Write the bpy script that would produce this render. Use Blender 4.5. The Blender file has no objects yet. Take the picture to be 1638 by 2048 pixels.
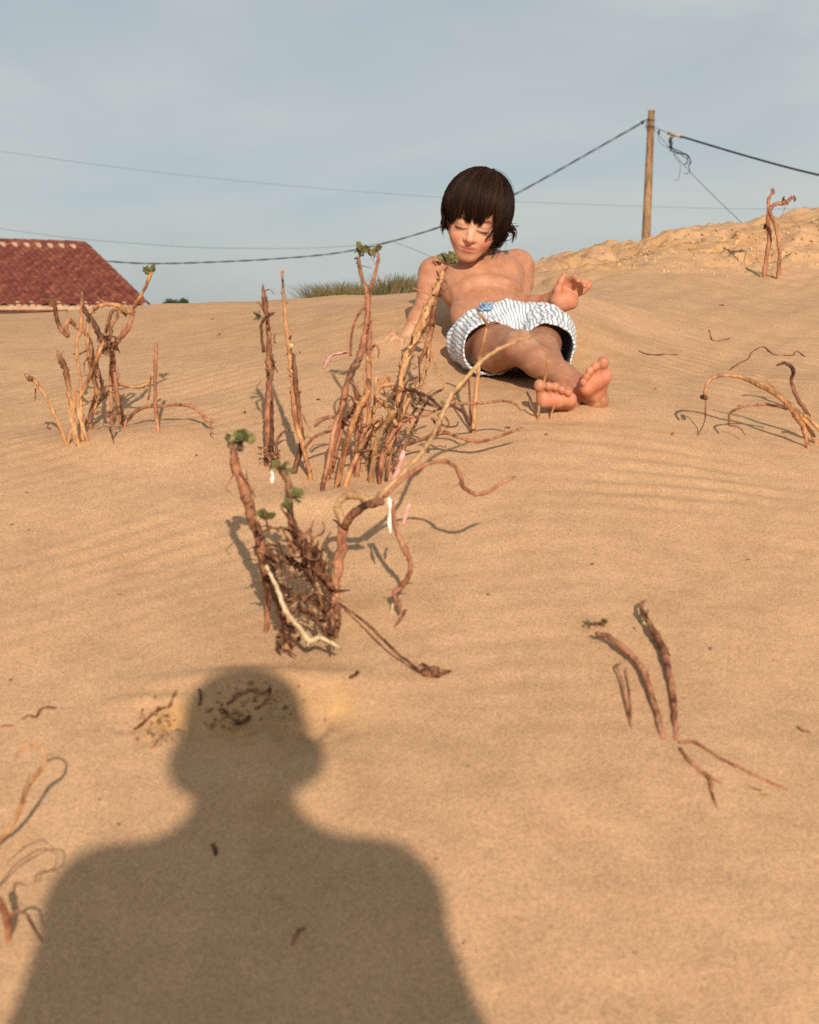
import bpy, bmesh, math, random
import numpy as np
from mathutils import Vector, Matrix

# ------------------------------------------------------------------ camera, light
scene = bpy.context.scene
COL = scene.collection
R = math.radians
F, CX, CY = 2390.0, 819.0, 1024.0          # lens in photograph pixels (1638 x 2048)
PITCH = R(9.3)
CAM = np.array([0.0, 0.0, 1.0])
cd = bpy.data.cameras.new('camera')
cam = bpy.data.objects.new('camera', cd)
COL.objects.link(cam)
cam.location = CAM
cam.rotation_euler = (math.pi / 2 - PITCH, 0, 0)
cd.sensor_fit = 'VERTICAL'
cd.sensor_height = 30.0
cd.sensor_width = 24.0
cd.lens = 30.0 * F / 2048.0
cd.clip_start = 0.02
cd.clip_end = 9000
cd.dof.use_dof = True
cd.dof.focus_distance = 3.6
cd.dof.aperture_fstop = 5.2
scene.camera = cam


def ray(px, py):
    a, b = (px - CX) / F, (py - CY) / F
    fw = np.array([0, math.cos(PITCH), -math.sin(PITCH)])
    up = np.array([0, math.sin(PITCH), math.cos(PITCH)])
    return fw + a * np.array([1.0, 0, 0]) - b * up


def P(px, py, Y):
    r = ray(px, py)
    return CAM + r * (Y / r[1])


ANTI = ray(455, 1705)                       # the way the sunlight travels
LDIR = ANTI / np.linalg.norm(ANTI)
SUN_EL = math.asin(-LDIR[2])
SUN_ROT = math.atan2(-LDIR[0], -LDIR[1])

w = bpy.data.worlds.new('World')
scene.world = w
w.use_nodes = True
nt = w.node_tree
nt.nodes.clear()
N = nt.nodes.new
out = N('ShaderNodeOutputWorld')
bg = N('ShaderNodeBackground')
bg.inputs['Strength'].default_value = 0.091
sky = N('ShaderNodeTexSky')
sky.sky_type = 'NISHITA'
sky.sun_disc = False
sky.sun_elevation = SUN_EL
sky.sun_rotation = SUN_ROT
sky.air_density = 1.0
sky.dust_density = 1.6
sky.ozone_density = 2.0
tc = N('ShaderNodeTexCoord')
mp = N('ShaderNodeMapping')
mp.inputs['Scale'].default_value = (1.0, 0.7, 3.6)
mp.inputs['Rotation'].default_value = (0, R(-14), R(25))
nz = N('ShaderNodeTexNoise')
nz.inputs['Scale'].default_value = 2.0
nz.inputs['Detail'].default_value = 6
nz.inputs['Roughness'].default_value = 0.52
nz.inputs['Distortion'].default_value = 0.5
cr = N('ShaderNodeValToRGB')
cr.color_ramp.elements[0].position = 0.36
cr.color_ramp.elements[0].color = (0.66, 0.66, 0.66, 1)
cr.color_ramp.elements[1].position = 0.64
cr.color_ramp.elements[1].color = (0.95, 0.95, 0.95, 1)
cl = N('ShaderNodeValToRGB')                                    # thin high cloud, grey to pale
cl.color_ramp.elements[0].position = 0.38
cl.color_ramp.elements[0].color = (0.440, 0.495, 0.508, 1)
cl.color_ramp.elements[1].position = 0.62
cl.color_ramp.elements[1].color = (0.530, 0.568, 0.552, 1)
cm = N('ShaderNodeVectorMath')
cm.operation = 'SCALE'
cm.inputs['Scale'].default_value = 10.0
mx = N('ShaderNodeMixRGB')
L_ = nt.links.new
L_(tc.outputs['Generated'], mp.inputs['Vector'])
L_(mp.outputs['Vector'], nz.inputs['Vector'])
L_(nz.outputs['Fac'], cr.inputs['Fac'])
L_(nz.outputs['Fac'], cl.inputs['Fac'])
L_(cl.outputs['Color'], cm.inputs[0])
L_(cm.outputs[0], mx.inputs['Color2'])
L_(cr.outputs['Color'], mx.inputs['Fac'])
L_(sky.outputs['Color'], mx.inputs['Color1'])
L_(mx.outputs['Color'], bg.inputs['Color'])
L_(bg.outputs['Background'], out.inputs['Surface'])

sd = bpy.data.lights.new('sun', 'SUN')
sd.energy = 4.5
sd.angle = R(0.75)
sd.color = (1.0, 0.86, 0.70)
sun = bpy.data.objects.new('sun', sd)
COL.objects.link(sun)
sun.location = (2, -4, 6)
sun.rotation_euler = Vector(LDIR).to_track_quat('-Z', 'Y').to_euler()

scene.view_settings.view_transform = 'Standard'
scene.view_settings.look = 'None'
scene.view_settings.exposure = 0.18
scene.view_settings.gamma = 1.0
scene.render.film_transparent = False
scene.cycles.use_denoising = False

rng = np.random.default_rng(7)
random.seed(7)


# ------------------------------------------------------------------ helpers
def link(name, me, mat=None, parent=None):
    o = bpy.data.objects.new(name, me)
    COL.objects.link(o)
    if mat is not None and me is not None and not me.materials:
        me.materials.append(mat)
    if parent is not None:
        o.parent = parent
        o.matrix_parent_inverse = Matrix.Translation(-Vector(parent.location))
    return o


def mesh(name, V, Fc, smooth=True):
    me = bpy.data.meshes.new(name)
    me.from_pydata([tuple(map(float, v)) for v in V], [], [tuple(map(int, f)) for f in Fc])
    if smooth:
        me.polygons.foreach_set('use_smooth', [True] * len(me.polygons))
    me.update()
    return me


def mesh_np(name, V, Q, smooth=True):
    """fast quad mesh from arrays"""
    V = np.asarray(V, np.float32); Q = np.asarray(Q, np.int32)
    me = bpy.data.meshes.new(name)
    me.vertices.add(len(V)); me.vertices.foreach_set('co', V.ravel())
    n = Q.shape[1]
    me.loops.add(Q.size); me.loops.foreach_set('vertex_index', Q.ravel())
    me.polygons.add(len(Q))
    me.polygons.foreach_set('loop_start', np.arange(0, Q.size, n, dtype=np.int32))
    me.polygons.foreach_set('loop_total', np.full(len(Q), n, np.int32))
    me.polygons.foreach_set('use_smooth', np.full(len(Q), smooth))
    me.update(calc_edges=True)
    return me


def empty(name, loc, label=None, cat=None, group=None):
    o = bpy.data.objects.new(name, None)
    COL.objects.link(o)
    o.location = tuple(map(float, loc))
    o.empty_display_size = 0.1
    tag(o, label, cat, group)
    return o


def tag(o, label=None, cat=None, group=None, kind=None):
    if label: o['label'] = label
    if cat: o['category'] = cat
    if group: o['group'] = group
    if kind: o['kind'] = kind
    return o


def sstep(a, b, x):
    t = np.clip((x - a) / (b - a), 0, 1)
    return t * t * (3 - 2 * t)


def perlin(x, y, seed=0):
    x = np.asarray(x, float); y = np.asarray(y, float)
    xi = np.floor(x).astype(np.int64); yi = np.floor(y).astype(np.int64)
    xf, yf = x - xi, y - yi

    def g(ix, iy, dx, dy):
        h = (ix * 374761393 + iy * 668265263 + seed * 974634577) & 0xffffffff
        h = ((h ^ (h >> 13)) * 1274126177) & 0xffffffff
        h = h ^ (h >> 16)
        a = (h & 0xffff) / 65535.0 * 2 * np.pi
        return np.cos(a) * dx + np.sin(a) * dy
    u = xf * xf * xf * (xf * (xf * 6 - 15) + 10)
    v = yf * yf * yf * (yf * (yf * 6 - 15) + 10)
    a = g(xi, yi, xf, yf); b = g(xi + 1, yi, xf - 1, yf)
    c = g(xi, yi + 1, xf, yf - 1); d = g(xi + 1, yi + 1, xf - 1, yf - 1)
    return (a + u * (b - a)) * (1 - v) + (c + u * (d - c)) * v


def fbm(x, y, octv=4, seed=0, gain=0.5):
    s, a = 0.0, 1.0
    for i in range(octv):
        s = s + a * perlin(x * 2 ** i, y * 2 ** i, seed + i * 17)
        a *= gain
    return s


# ------------------------------------------------------------------ materials
def newmat(name):
    m = bpy.data.materials.new(name)
    m.use_nodes = True
    return m, m.node_tree, m.node_tree.nodes['Principled BSDF']


def ramp(nt, fac, stops):
    r = nt.nodes.new('ShaderNodeValToRGB')
    el = r.color_ramp.elements
    while len(el) < len(stops): el.new(0.5)
    for e, (p, c) in zip(el, stops):
        e.position = p; e.color = (*c, 1)
    nt.links.new(fac, r.inputs['Fac'])
    return r.outputs['Color']


def noise(nt, scale, detail=4, rough=0.55, vec=None, dist=0.0):
    n = nt.nodes.new('ShaderNodeTexNoise')
    n.inputs['Scale'].default_value = scale
    n.inputs['Detail'].default_value = detail
    n.inputs['Roughness'].default_value = rough
    n.inputs['Distortion'].default_value = dist
    if vec is not None: nt.links.new(vec, n.inputs['Vector'])
    return n.outputs['Fac']


def mixc(nt, fac, a, b, mode='MIX'):
    m = nt.nodes.new('ShaderNodeMixRGB')
    m.blend_type = mode
    for s, v in (('Fac', fac), ('Color1', a), ('Color2', b)):
        if isinstance(v, (int, float)): m.inputs[s].default_value = v
        elif isinstance(v, tuple): m.inputs[s].default_value = (*v, 1)
        else: nt.links.new(v, m.inputs[s])
    return m.outputs['Color']


def bump(nt, bs, h, strength, dist, prev=None):
    b = nt.nodes.new('ShaderNodeBump')
    b.inputs['Strength'].default_value = strength
    b.inputs['Distance'].default_value = dist
    nt.links.new(h, b.inputs['Height'])
    if prev is not None: nt.links.new(prev, b.inputs['Normal'])
    nt.links.new(b.outputs['Normal'], bs.inputs['Normal'])
    return b.outputs['Normal']


def geo_pos(nt):
    return nt.nodes.new('ShaderNodeNewGeometry').outputs['Position']


def simple_mat(name, c1, c2, scale=30, rough=0.8, spec=0.3, bmp=0.0, c3=None, detail=5):
    m, nt, bs = newmat(name)
    pos = geo_pos(nt)
    f = noise(nt, scale, detail, 0.6, pos)
    st = [(0.32, c1), (0.66, c2)] if c3 is None else [(0.3, c1), (0.5, c2), (0.68, c3)]
    nt.links.new(ramp(nt, f, st), bs.inputs['Base Color'])
    bs.inputs['Roughness'].default_value = rough
    bs.inputs['Specular IOR Level'].default_value = spec
    if bmp: bump(nt, bs, noise(nt, scale * 3, 4, 0.6, pos), bmp, 0.004)
    return m


def sand_material():
    m, nt, bs = newmat('sand')
    pos = geo_pos(nt)
    big = noise(nt, 1.7, 4, 0.55, pos)
    mid = noise(nt, 14, 5, 0.6, pos)
    fine = noise(nt, 330, 3, 0.8, pos)
    grain = noise(nt, 1100, 1, 0.6, pos)
    a = ramp(nt, big, [(0.3, (0.470, 0.288, 0.165)), (0.7, (0.560, 0.352, 0.203))])
    b = ramp(nt, mid, [(0.3, (0.40, 0.236, 0.132)), (0.7, (0.615, 0.384, 0.221))])
    c = mixc(nt, 0.38, a, b)
    g = ramp(nt, fine, [(0.34, (0.42, 0.37, 0.33)), (0.5, (1.02, 1.02, 1.02)), (0.66, (1.42, 1.40, 1.38))])
    c = mixc(nt, 0.6, c, g, 'MULTIPLY')
    g2 = ramp(nt, grain, [(0.36, (0.45, 0.42, 0.4)), (0.62, (1.35, 1.33, 1.3))])
    c = mixc(nt, 0.7, c, g2, 'MULTIPLY')
    at = nt.nodes.new('ShaderNodeAttribute'); at.attribute_name = 'damp'
    crust = ramp(nt, mid, [(0.3, (0.33, 0.16, 0.055)), (0.7, (0.60, 0.36, 0.15))])
    c = mixc(nt, at.outputs['Fac'], c, crust)
    nt.links.new(c, bs.inputs['Base Color'])
    bs.inputs['Roughness'].default_value = 0.95
    bs.inputs['Specular IOR Level'].default_value = 0.12
    n1 = bump(nt, bs, noise(nt, 48, 6, 0.66, pos), 0.34, 0.008)
    n2 = bump(nt, bs, fine, 0.45, 0.0022, n1)
    bump(nt, bs, grain, 0.5, 0.0012, n2)
    return m


def stem_material(name, dark, mid, light, scale=26):
    m, nt, bs = newmat(name)
    pos = geo_pos(nt)
    mp = nt.nodes.new('ShaderNodeMapping'); mp.inputs['Scale'].default_value = (1, 1, 0.35)
    nt.links.new(pos, mp.inputs['Vector'])
    f = noise(nt, scale, 6, 0.65, mp.outputs['Vector'], 0.4)
    f2 = noise(nt, scale * 6, 4, 0.7, mp.outputs['Vector'])
    c = ramp(nt, f, [(0.36, dark), (0.47, mid), (0.64, light)])
    c = mixc(nt, 0.6, c, ramp(nt, f2, [(0.36, (0.28, 0.24, 0.21)), (0.62, (1.18, 1.15, 1.12))]), 'MULTIPLY')
    at = nt.nodes.new('ShaderNodeAttribute'); at.attribute_name = 'dark'
    c = mixc(nt, at.outputs['Fac'], c, (0.035, 0.018, 0.012))
    nt.links.new(c, bs.inputs['Base Color'])
    bs.inputs['Roughness'].default_value = 0.72
    bs.inputs['Specular IOR Level'].default_value = 0.3
    bump(nt, bs, f2, 0.6, 0.003)
    return m


M = {}
M['sand'] = sand_material()
M['stem_red'] = stem_material('stem_red', (0.12, 0.045, 0.024), (0.34, 0.138, 0.072), (0.50, 0.245, 0.135))
M['stem_tan'] = stem_material('stem_tan', (0.25, 0.10, 0.045), (0.50, 0.25, 0.11), (0.62, 0.36, 0.17))
M['stem_brown'] = stem_material('stem_brown', (0.05, 0.022, 0.013), (0.20, 0.083, 0.043), (0.40, 0.19, 0.10), 40)
M['stem_pale'] = stem_material('stem_pale', (0.28, 0.14, 0.065), (0.44, 0.255, 0.12), (0.53, 0.34, 0.17))
M['stem_cream'] = simple_mat('stem_cream', (0.36, 0.25, 0.13), (0.60, 0.48, 0.30), 70, 0.75, 0.3, 0.4)
M['bark'] = simple_mat('bark', (0.022, 0.011, 0.008), (0.12, 0.05, 0.025), 60, 0.85, 0.2, 0.4, (0.40, 0.21, 0.10))
M['leaf'] = simple_mat('leaf', (0.055, 0.060, 0.020), (0.12, 0.118, 0.042), 60, 0.7, 0.25, 0.0, (0.25, 0.21, 0.085))
M['leaf_yellow'] = simple_mat('leaf_yellow', (0.30, 0.30, 0.06), (0.62, 0.56, 0.20), 60, 0.6, 0.35)
M['pink'] = simple_mat('pink_plastic', (0.66, 0.23, 0.21), (0.78, 0.40, 0.38), 60, 0.5, 0.4)
M['white'] = simple_mat('white_plastic', (0.72, 0.68, 0.64), (0.84, 0.80, 0.77), 60, 0.5, 0.4)

# ------------------------------------------------------------------ the dune
CP = []
def cp(px, py, Y): CP.append(P(px, py, Y))
for px, a, b, c, d, e in ((-700, 1.05, 1.29, 1.56, 1.90, 2.22), (0, 1.05, 1.29, 1.56, 1.90, 2.22), (819, 1.05, 1.29, 1.555, 1.89, 2.20),
                          (1638, 1.05, 1.295, 1.575, 1.925, 2.26), (2300, 1.05, 1.30, 1.59, 1.95, 2.30)):
    cp(px, 2048, a); cp(px, 1680, b); cp(px, 1400, c); cp(px, 1150, d); cp(px, 980, e)
for t in ((-700, 890, 2.42), (0, 895, 2.42), (819, 890, 2.38), (1638, 890, 2.5), (2300, 890, 2.6),
          (0, 820, 2.72), (500, 825, 2.6), (1140, 826, 2.50), (1638, 800, 2.85), (2300, 790, 2.95),
          (-700, 740, 3.15), (0, 740, 3.15), (600, 740, 2.95), (930, 745, 2.84), (1250, 740, 2.93), (1638, 720, 3.35),
          (0, 670, 3.75), (450, 660, 3.6), (760, 690, 3.08), (1250, 665, 3.35), (1638, 650, 3.95), (2300, 640, 4.1),
          (-700, 640, 4.6), (0, 630, 4.6), (150, 626, 4.6), (300, 607, 4.6), (600, 602, 4.5), (835, 591, 4.5),
          (1190, 600, 3.55), (1100, 622, 3.22), (960, 640, 3.20), (1420, 590, 4.35), (1120, 592, 3.95),
          (1527, 553, 5.0), (1700, 556, 5.0), (1330, 545, 4.9), (1180, 572, 4.5),
          (910, 578, 5.0), (1060, 546, 5.6), (1130, 516, 5.9), (1290, 478, 6.2), (1440, 454, 6.35), (1500, 460, 6.4),
          (1560, 432, 6.45), (1638, 421, 6.55), (1900, 400, 6.7), (2300, 395, 6.8)):
    cp(*t)
for wx, wy, wz in ((-3, 7.0, -0.25), (-1.5, 7.0, -0.22), (0, 7.0, -0.12), (0.6, 7.6, -0.05), (1.5, 8.0, 0.2), (3.0, 8.2, 0.35)):
    CP.append(np.array([wx, wy, wz + 1.0]))
CP = np.array(CP)


def tps_kernel(r2):
    return np.where(r2 > 0, 0.5 * r2 * np.log(np.maximum(r2, 1e-12)), 0.0)


_n = len(CP)
_A = np.zeros((_n + 3, _n + 3))
_d2 = ((CP[:, None, :2] - CP[None, :, :2]) ** 2).sum(-1)
_A[:_n, :_n] = tps_kernel(_d2) + np.eye(_n) * 0.004
_A[:_n, _n] = 1; _A[:_n, _n + 1:] = CP[:, :2]
_A[_n, :_n] = 1; _A[_n + 1:, :_n] = CP[:, :2].T
_wt = np.linalg.solve(_A, np.concatenate([CP[:, 2], [0, 0, 0]]))


def base_h(x, y):
    sh = x.shape
    x = np.clip(x.ravel(), -2.8, 3.4); y = np.clip(y.ravel(), -1.6, 9.0)
    z = np.empty_like(x)
    for i in range(0, len(x), 40000):
        s = slice(i, i + 40000)
        r2 = (x[s, None] - CP[None, :, 0]) ** 2 + (y[s, None] - CP[None, :, 1]) ** 2
        z[s] = tps_kernel(r2) @ _wt[:_n] + _wt[_n] + _wt[_n + 1] * x[s] + _wt[_n + 2] * y[s]
    return z.reshape(sh)


FAR_Z = -1.3
CRUST = []        # patches of broken crust
HOLLOWS = []      # (x, y, radius_x, radius_y, height): hollows and heaps pressed into the sand


def bank_mask(x, y):
    lo = 4.95 + 0.25 * perlin(x * 1.3, y * 0.3, 5) - 0.75 * sstep(1.3, 0.3, x)
    return sstep(lo, lo + 0.5, y) * sstep(0.25, 0.7, x) * (1 - sstep(7.2, 8.0, y))


def ground(x, y, detail=True):
    x = np.asarray(x, float); y = np.asarray(y, float)
    z = base_h(x, y)
    t = sstep(7.2, 12.0, y)
    z = z * (1 - t) + FAR_Z * t
    near = 1 - sstep(9, 14, y)
    z = z + near * (0.016 * perlin(x * 1.9, y * 1.9, 3) + 0.009 * perlin(x * 4.5 + 3, y * 4.5, 4))
    wob = 0.6 * perlin(x * 1.1, y * 1.4, 8) + 0.12 * perlin(x * 6, y * 6, 9)
    turn = 0.85 * 0.12 * np.log1p(np.exp(np.clip(-(x - 0.02) / 0.12, -30, 30)))
    rip = np.sin((y + 0.10 * x + turn + 0.035 * wob) * 2 * np.pi / 0.052)
    rm = np.clip(0.15 + 1.2 * perlin(x * 0.9 + 7, y * 1.1, 11), 0, .7)
    rm = np.maximum(rm, np.exp(-((x - .55) / .55) ** 2 - ((y - 2.22) / .27) ** 2))
    rm = np.maximum(rm, np.exp(-((x + .45) / .28) ** 2 - ((y - 1.92) / .22) ** 2)) * near
    z = z + 0.0022 * rip * rm * (1 - 0.8 * sstep(2.9, 3.8, y)) * (0.4 + 0.6 * sstep(-.15, .2, perlin(x * 3.3, y * 5.1, 14)))
    su_ = x * 0.88 - y * 0.48; sv_ = x * 0.48 + y * 0.88
    smk = sstep(0.3, 0.7, x) * sstep(2.5, 2.9, y) * near
    z = z + smk * (0.011 * perlin(su_ * 7, sv_ * 1.1, 15) + 0.005 * perlin(su_ * 19, sv_ * 2.2, 16))
    z = z + near * (0.0022 * perlin(x * 9, y * 9, 17) + 0.003 * np.abs(perlin(x * 12 + 5, y * 12, 18)) * sstep(0, .3, perlin(x * 1.3, y * 1.3, 19)))
    z = z + near * (0.0014 * perlin(x * 19, y * 19, 12) + 0.0010 * perlin(x * 37, y * 37, 13))
    for qx, qy, qr, qa in CRUST:
        e = np.exp(-((x - qx) / qr) ** 2 - ((y - qy) / (qr * .8)) ** 2)
        z = z + e * qa * (perlin(x * 45, y * 45, 51) * 1.2 + np.abs(perlin(x * 24, y * 24, 52)) * 2 + .3 * perlin(x * 80, y * 80, 53))
    bm = bank_mask(x, y)
    if np.any(bm > 0):
        blk = np.abs(perlin(x * 3.1, y * 3.1, 21)) * 0.04 - np.abs(perlin(x * 7, y * 7, 22)) * 0.030 + perlin(x * 19, y * 19, 23) * 0.016 + perlin(x * 41, y * 41, 24) * .012
        step = perlin(x * 2.3 + 4, y * 2.3, 25) * .5 + perlin(x * 6, y * 6, 26) * .25
        crk = np.exp(-(perlin(x * 2.6, y * 2.6, 27) / .03) ** 2) * sstep(.0, .25, perlin(x * 1.7, y * 1.7, 28)) * .06
        z = z + bm * (blk + 0.032 * sstep(-.02, .02, step) - .012 - crk)
    for hx, hy, rx, ry, hh in HOLLOWS:
        z = z + hh * np.exp(-((x - hx) / rx) ** 2 - ((y - hy) / ry) ** 2)
    return z


for q_, r_, a_ in (((315, 1445, 1.512), .050, .020), ((500, 1410, 1.545), .060, .018), ((620, 1450, 1.508), .05, .012)):
    p_ = P(*q_); CRUST.append((p_[0], p_[1], r_, a_))


def hollow(px, py, Y, rx, ry, h):
    p = P(px, py, Y); HOLLOWS.append((p[0], p[1], rx, ry, h))


def gz(x, y):
    return float(ground(np.array([x]), np.array([y]))[0])


def gp(px, py, y0=0.9, y1=8.0):
    """where the line of sight through a point of the photograph meets the sand"""
    r = ray(px, py)
    for nn in (150, 40):
        Y = np.linspace(y0, y1, nn)
        pts = CAM[None] + r[None] * (Y / r[1])[:, None]
        d = pts[:, 2] - ground(pts[:, 0], pts[:, 1])
        i = int(np.argmax(d <= 0))
        if nn == 40 or d[i] > 0 or i == 0: break
        y0, y1 = Y[i - 1], Y[i]
    if d[i] > 0: return pts[np.argmin(d)]
    if i == 0: return pts[0]
    t = d[i - 1] / (d[i - 1] - d[i])
    return pts[i - 1] * (1 - t) + pts[i] * t


# sand pressed down under the boy, heaped beside him and round his feet
hollow(1010, 700, 2.95, 0.16, 0.13, -0.035)
hollow(1180, 822, 2.56, 0.07, 0.05, 0.008)
hollow(1115, 840, 2.50, 0.10, 0.035, -0.010)
hollow(775, 692, 3.07, 0.07, 0.06, 0.024)
hollow(640, 985, 2.16, 0.16, 0.05, 0.015)
hollow(230, 880, 2.44, 0.22, 0.10, 0.020)
hollow(500, 1440, 1.52, 0.10, 0.04, -0.018)
hollow(640, 1445, 1.51, 0.07, 0.05, -0.016)
hollow(330, 1450, 1.51, 0.05, 0.03, -0.014)
hollow(520, 1365, 1.60, 0.15, 0.022, 0.012)
hollow(310, 1410, 1.55, 0.05, 0.02, 0.008)
hollow(700, 1230, 1.78, 0.12, 0.06, 0.010)


def spaced(dense_a, dense_b, step, far_a, far_b, growth=1.09):
    v = list(np.arange(dense_a, dense_b, step))
    s, x = step, v[-1]
    while x < far_b:
        s *= growth; x += s; v.append(x)
    s, x, lo = step, v[0], []
    while x > far_a:
        s *= growth; x -= s; lo.append(x)
    return np.array(lo[::-1] + v)


xs = spaced(-1.25, 1.75, 0.0105, -4000, 4000)
ya = np.arange(0.95, 3.7, 0.0085)
yb = np.arange(3.7, 7.2, 0.020)
ys = spaced(7.2, 7.25, 0.02, 7.2, 6000, 1.07)
yl = []
s_, y_ = 0.0085, 0.95
while y_ > -60:
    s_ *= 1.1; y_ -= s_; yl.append(y_)
ys = np.concatenate([np.array(yl[::-1]), ya, yb, ys])
XX, YY = np.meshgrid(xs, ys, indexing='ij')
ZZ = ground(XX, YY)
nx, ny = XX.shape
idx = np.arange(nx * ny).reshape(nx, ny)
Q = np.stack([idx[:-1, :-1], idx[1:, :-1], idx[1:, 1:], idx[:-1, 1:]], -1).reshape(-1, 4)
me = mesh_np('sand_dune', np.stack([XX, YY, ZZ], -1).reshape(-1, 3), Q)
damp = np.zeros(XX.shape)


def stain(px, py, rx, ry, amt, seed):
    g = gp(px, py)
    e = np.exp(-((XX - g[0]) / rx) ** 2 - ((YY - g[1]) / ry) ** 2)
    nzz = 0.5 + 1.3 * fbm(XX * 14, YY * 14, 3, seed)
    damp[:] = np.maximum(damp, np.clip(amt * e * np.clip(nzz, 0, 1.3), 0, 1))


stain(520, 1460, 0.09, 0.07, 0.85, 31)
stain(660, 1440, 0.05, 0.06, 0.9, 32)
stain(330, 1425, 0.05, 0.04, 0.8, 33)
stain(600, 1600, 0.10, 0.06, 0.35, 34)
stain(700, 1230, 0.10, 0.06, 0.35, 35)
stain(560, 660, 0.22, 0.16, 0.35, 36)
stain(780, 650, 0.14, 0.16, 0.5, 37)
stain(1190, 700, 0.12, 0.14, 0.4, 38)
bmk = bank_mask(XX, YY)
damp = np.maximum(damp, bmk * np.clip(0.12 + 0.8 * fbm(XX * 3, YY * 3, 4, 41), 0, 0.7))
at = me.attributes.new('damp', 'FLOAT', 'POINT')
at.data.foreach_set('value', damp.ravel().astype(np.float32))
dune = link('sand_dune', me, M['sand'])
tag(dune, 'rippled tan sand dune rising towards the right', 'sand', kind='structure')

# ------------------------------------------------------------------ tubes
def catmull(P_, n):
    P_ = np.asarray(P_, float)
    if len(P_) == 2:
        t = np.linspace(0, 1, n)[:, None]
        return P_[0] * (1 - t) + P_[1] * t
    E = np.vstack([2 * P_[0] - P_[1], P_, 2 * P_[-1] - P_[-2]])
    m = len(P_) - 1
    T = np.linspace(0, m, n)
    i = np.minimum(T.astype(int), m - 1)
    t = (T - i)[:, None]
    a, b, c, d = E[i], E[i + 1], E[i + 2], E[i + 3]
    return 0.5 * (2 * b + (c - a) * t + (2 * a - 5 * b + 4 * c - d) * t ** 2 + (3 * b - a - 3 * c + d) * t ** 3)


def tube_geo(C, rad, sides=7, cap=True, twist=0.0, lump=0.0, rs=None):
    C = np.asarray(C, float); n = len(C)
    rad = np.broadcast_to(np.asarray(rad, float), (n,))
    T = np.gradient(C, axis=0)
    T /= np.linalg.norm(T, axis=1)[:, None] + 1e-12
    a = np.array([0, 0, 1.0]) if abs(T[0][2]) < 0.9 else np.array([1.0, 0, 0])
    u = np.cross(T[0], a); u /= np.linalg.norm(u)
    V = np.empty((n, sides, 3))
    ang = np.arange(sides) * 2 * np.pi / sides
    for i in range(n):
        u = u - T[i] * np.dot(u, T[i]); u /= np.linalg.norm(u) + 1e-12
        v = np.cross(T[i], u)
        rr = np.full(sides, rad[i])
        if lump and rs is not None: rr = rr * (1 + lump * rs.normal(size=sides))
        V[i] = C[i] + (np.cos(ang)[:, None] * u + np.sin(ang)[:, None] * v) * rr[:, None]
    V = V.reshape(-1, 3)
    Fc = []
    for i in range(n - 1):
        for k in range(sides):
            k2 = (k + 1) % sides
            Fc.append((i * sides + k, i * sides + k2, (i + 1) * sides + k2, (i + 1) * sides + k))
    if cap:
        Fc.append(tuple(range(sides))[::-1])
        Fc.append(tuple(range((n - 1) * sides, n * sides)))
    return V, Fc


def join_geo(parts):
    V, Fc, o = [], [], 0
    for v, f in parts:
        V.append(np.asarray(v)); Fc += [tuple(i + o for i in q) for q in f]; o += len(v)
    return np.vstack(V), Fc


def box_geo(c, ax, half):
    c = np.asarray(c, float); ax = np.asarray(ax, float)
    V = [c + ax.T @ (np.array(s) * half) for s in ((-1, -1, -1), (1, -1, -1), (1, 1, -1), (-1, 1, -1), (-1, -1, 1), (1, -1, 1), (1, 1, 1), (-1, 1, 1))]
    return np.array(V), [(3, 2, 1, 0), (4, 5, 6, 7), (0, 1, 5, 4), (1, 2, 6, 5), (2, 3, 7, 6), (3, 0, 4, 7)]


# ------------------------------------------------------------------ the house behind the dune
M['tile'] = simple_mat('roof_tile', (0.085, 0.027, 0.021), (0.145, 0.044, 0.032), 5, 0.9, 0.1, 0.2, (0.25, 0.092, 0.06), 8)
M['mortar'] = simple_mat('mortar', (0.42, 0.27, 0.17), (0.60, 0.42, 0.28), 9, 0.9)
M['plaster'] = simple_mat('plaster', (0.62, 0.54, 0.44), (0.72, 0.65, 0.55), 3, 0.9)
M['shade_dark'] = simple_mat('dark_eave_shade', (0.06, 0.04, 0.03), (0.11, 0.08, 0.06), 4, 0.8)  # colour of the underside shade below the eave

PHI = R(30)
dv = np.array([math.cos(PHI), math.sin(PHI), 0]); nv = np.array([math.sin(PHI), -math.cos(PHI), 0])
E0 = P(288, 613, 24.0); R0 = E0 - nv * 4.37
R0[2] = P(171, 491, R0[1])[2]
drop = R0[2] - E0[2]
slope = (E0 - R0); SL = np.linalg.norm(slope); slope /= SL
rn = np.cross(slope, dv); rn = rn if rn[2] > 0 else -rn
HL = 6.4                                           # length along the ridge
GROUND_FAR = FAR_Z
house = empty('house', (*(R0 - dv * HL / 2)[:2], GROUND_FAR), 'low house with red clay tile roof showing over the dune crest', 'house')
# walls
wc = []
for a, b in ((0.15, -0.35), (HL - 0.15, -0.35), (HL - 0.15, 2 * 4.37 - 0.35 - 0.7), (0.15, 2 * 4.37 - 0.35 - 0.7)):
    wc.append(E0 - dv * a - nv * (b + 0.7))
zt = E0[2] + 0.02
V = [(*c[:2], GROUND_FAR - 0.2) for c in wc] + [(*c[:2], zt) for c in wc]
link('wall', mesh('wall', V, [(0, 1, 5, 4), (1, 2, 6, 5), (2, 3, 7, 6), (3, 0, 4, 7), (4, 5, 6, 7)], False), M['plaster'], house)
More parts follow.
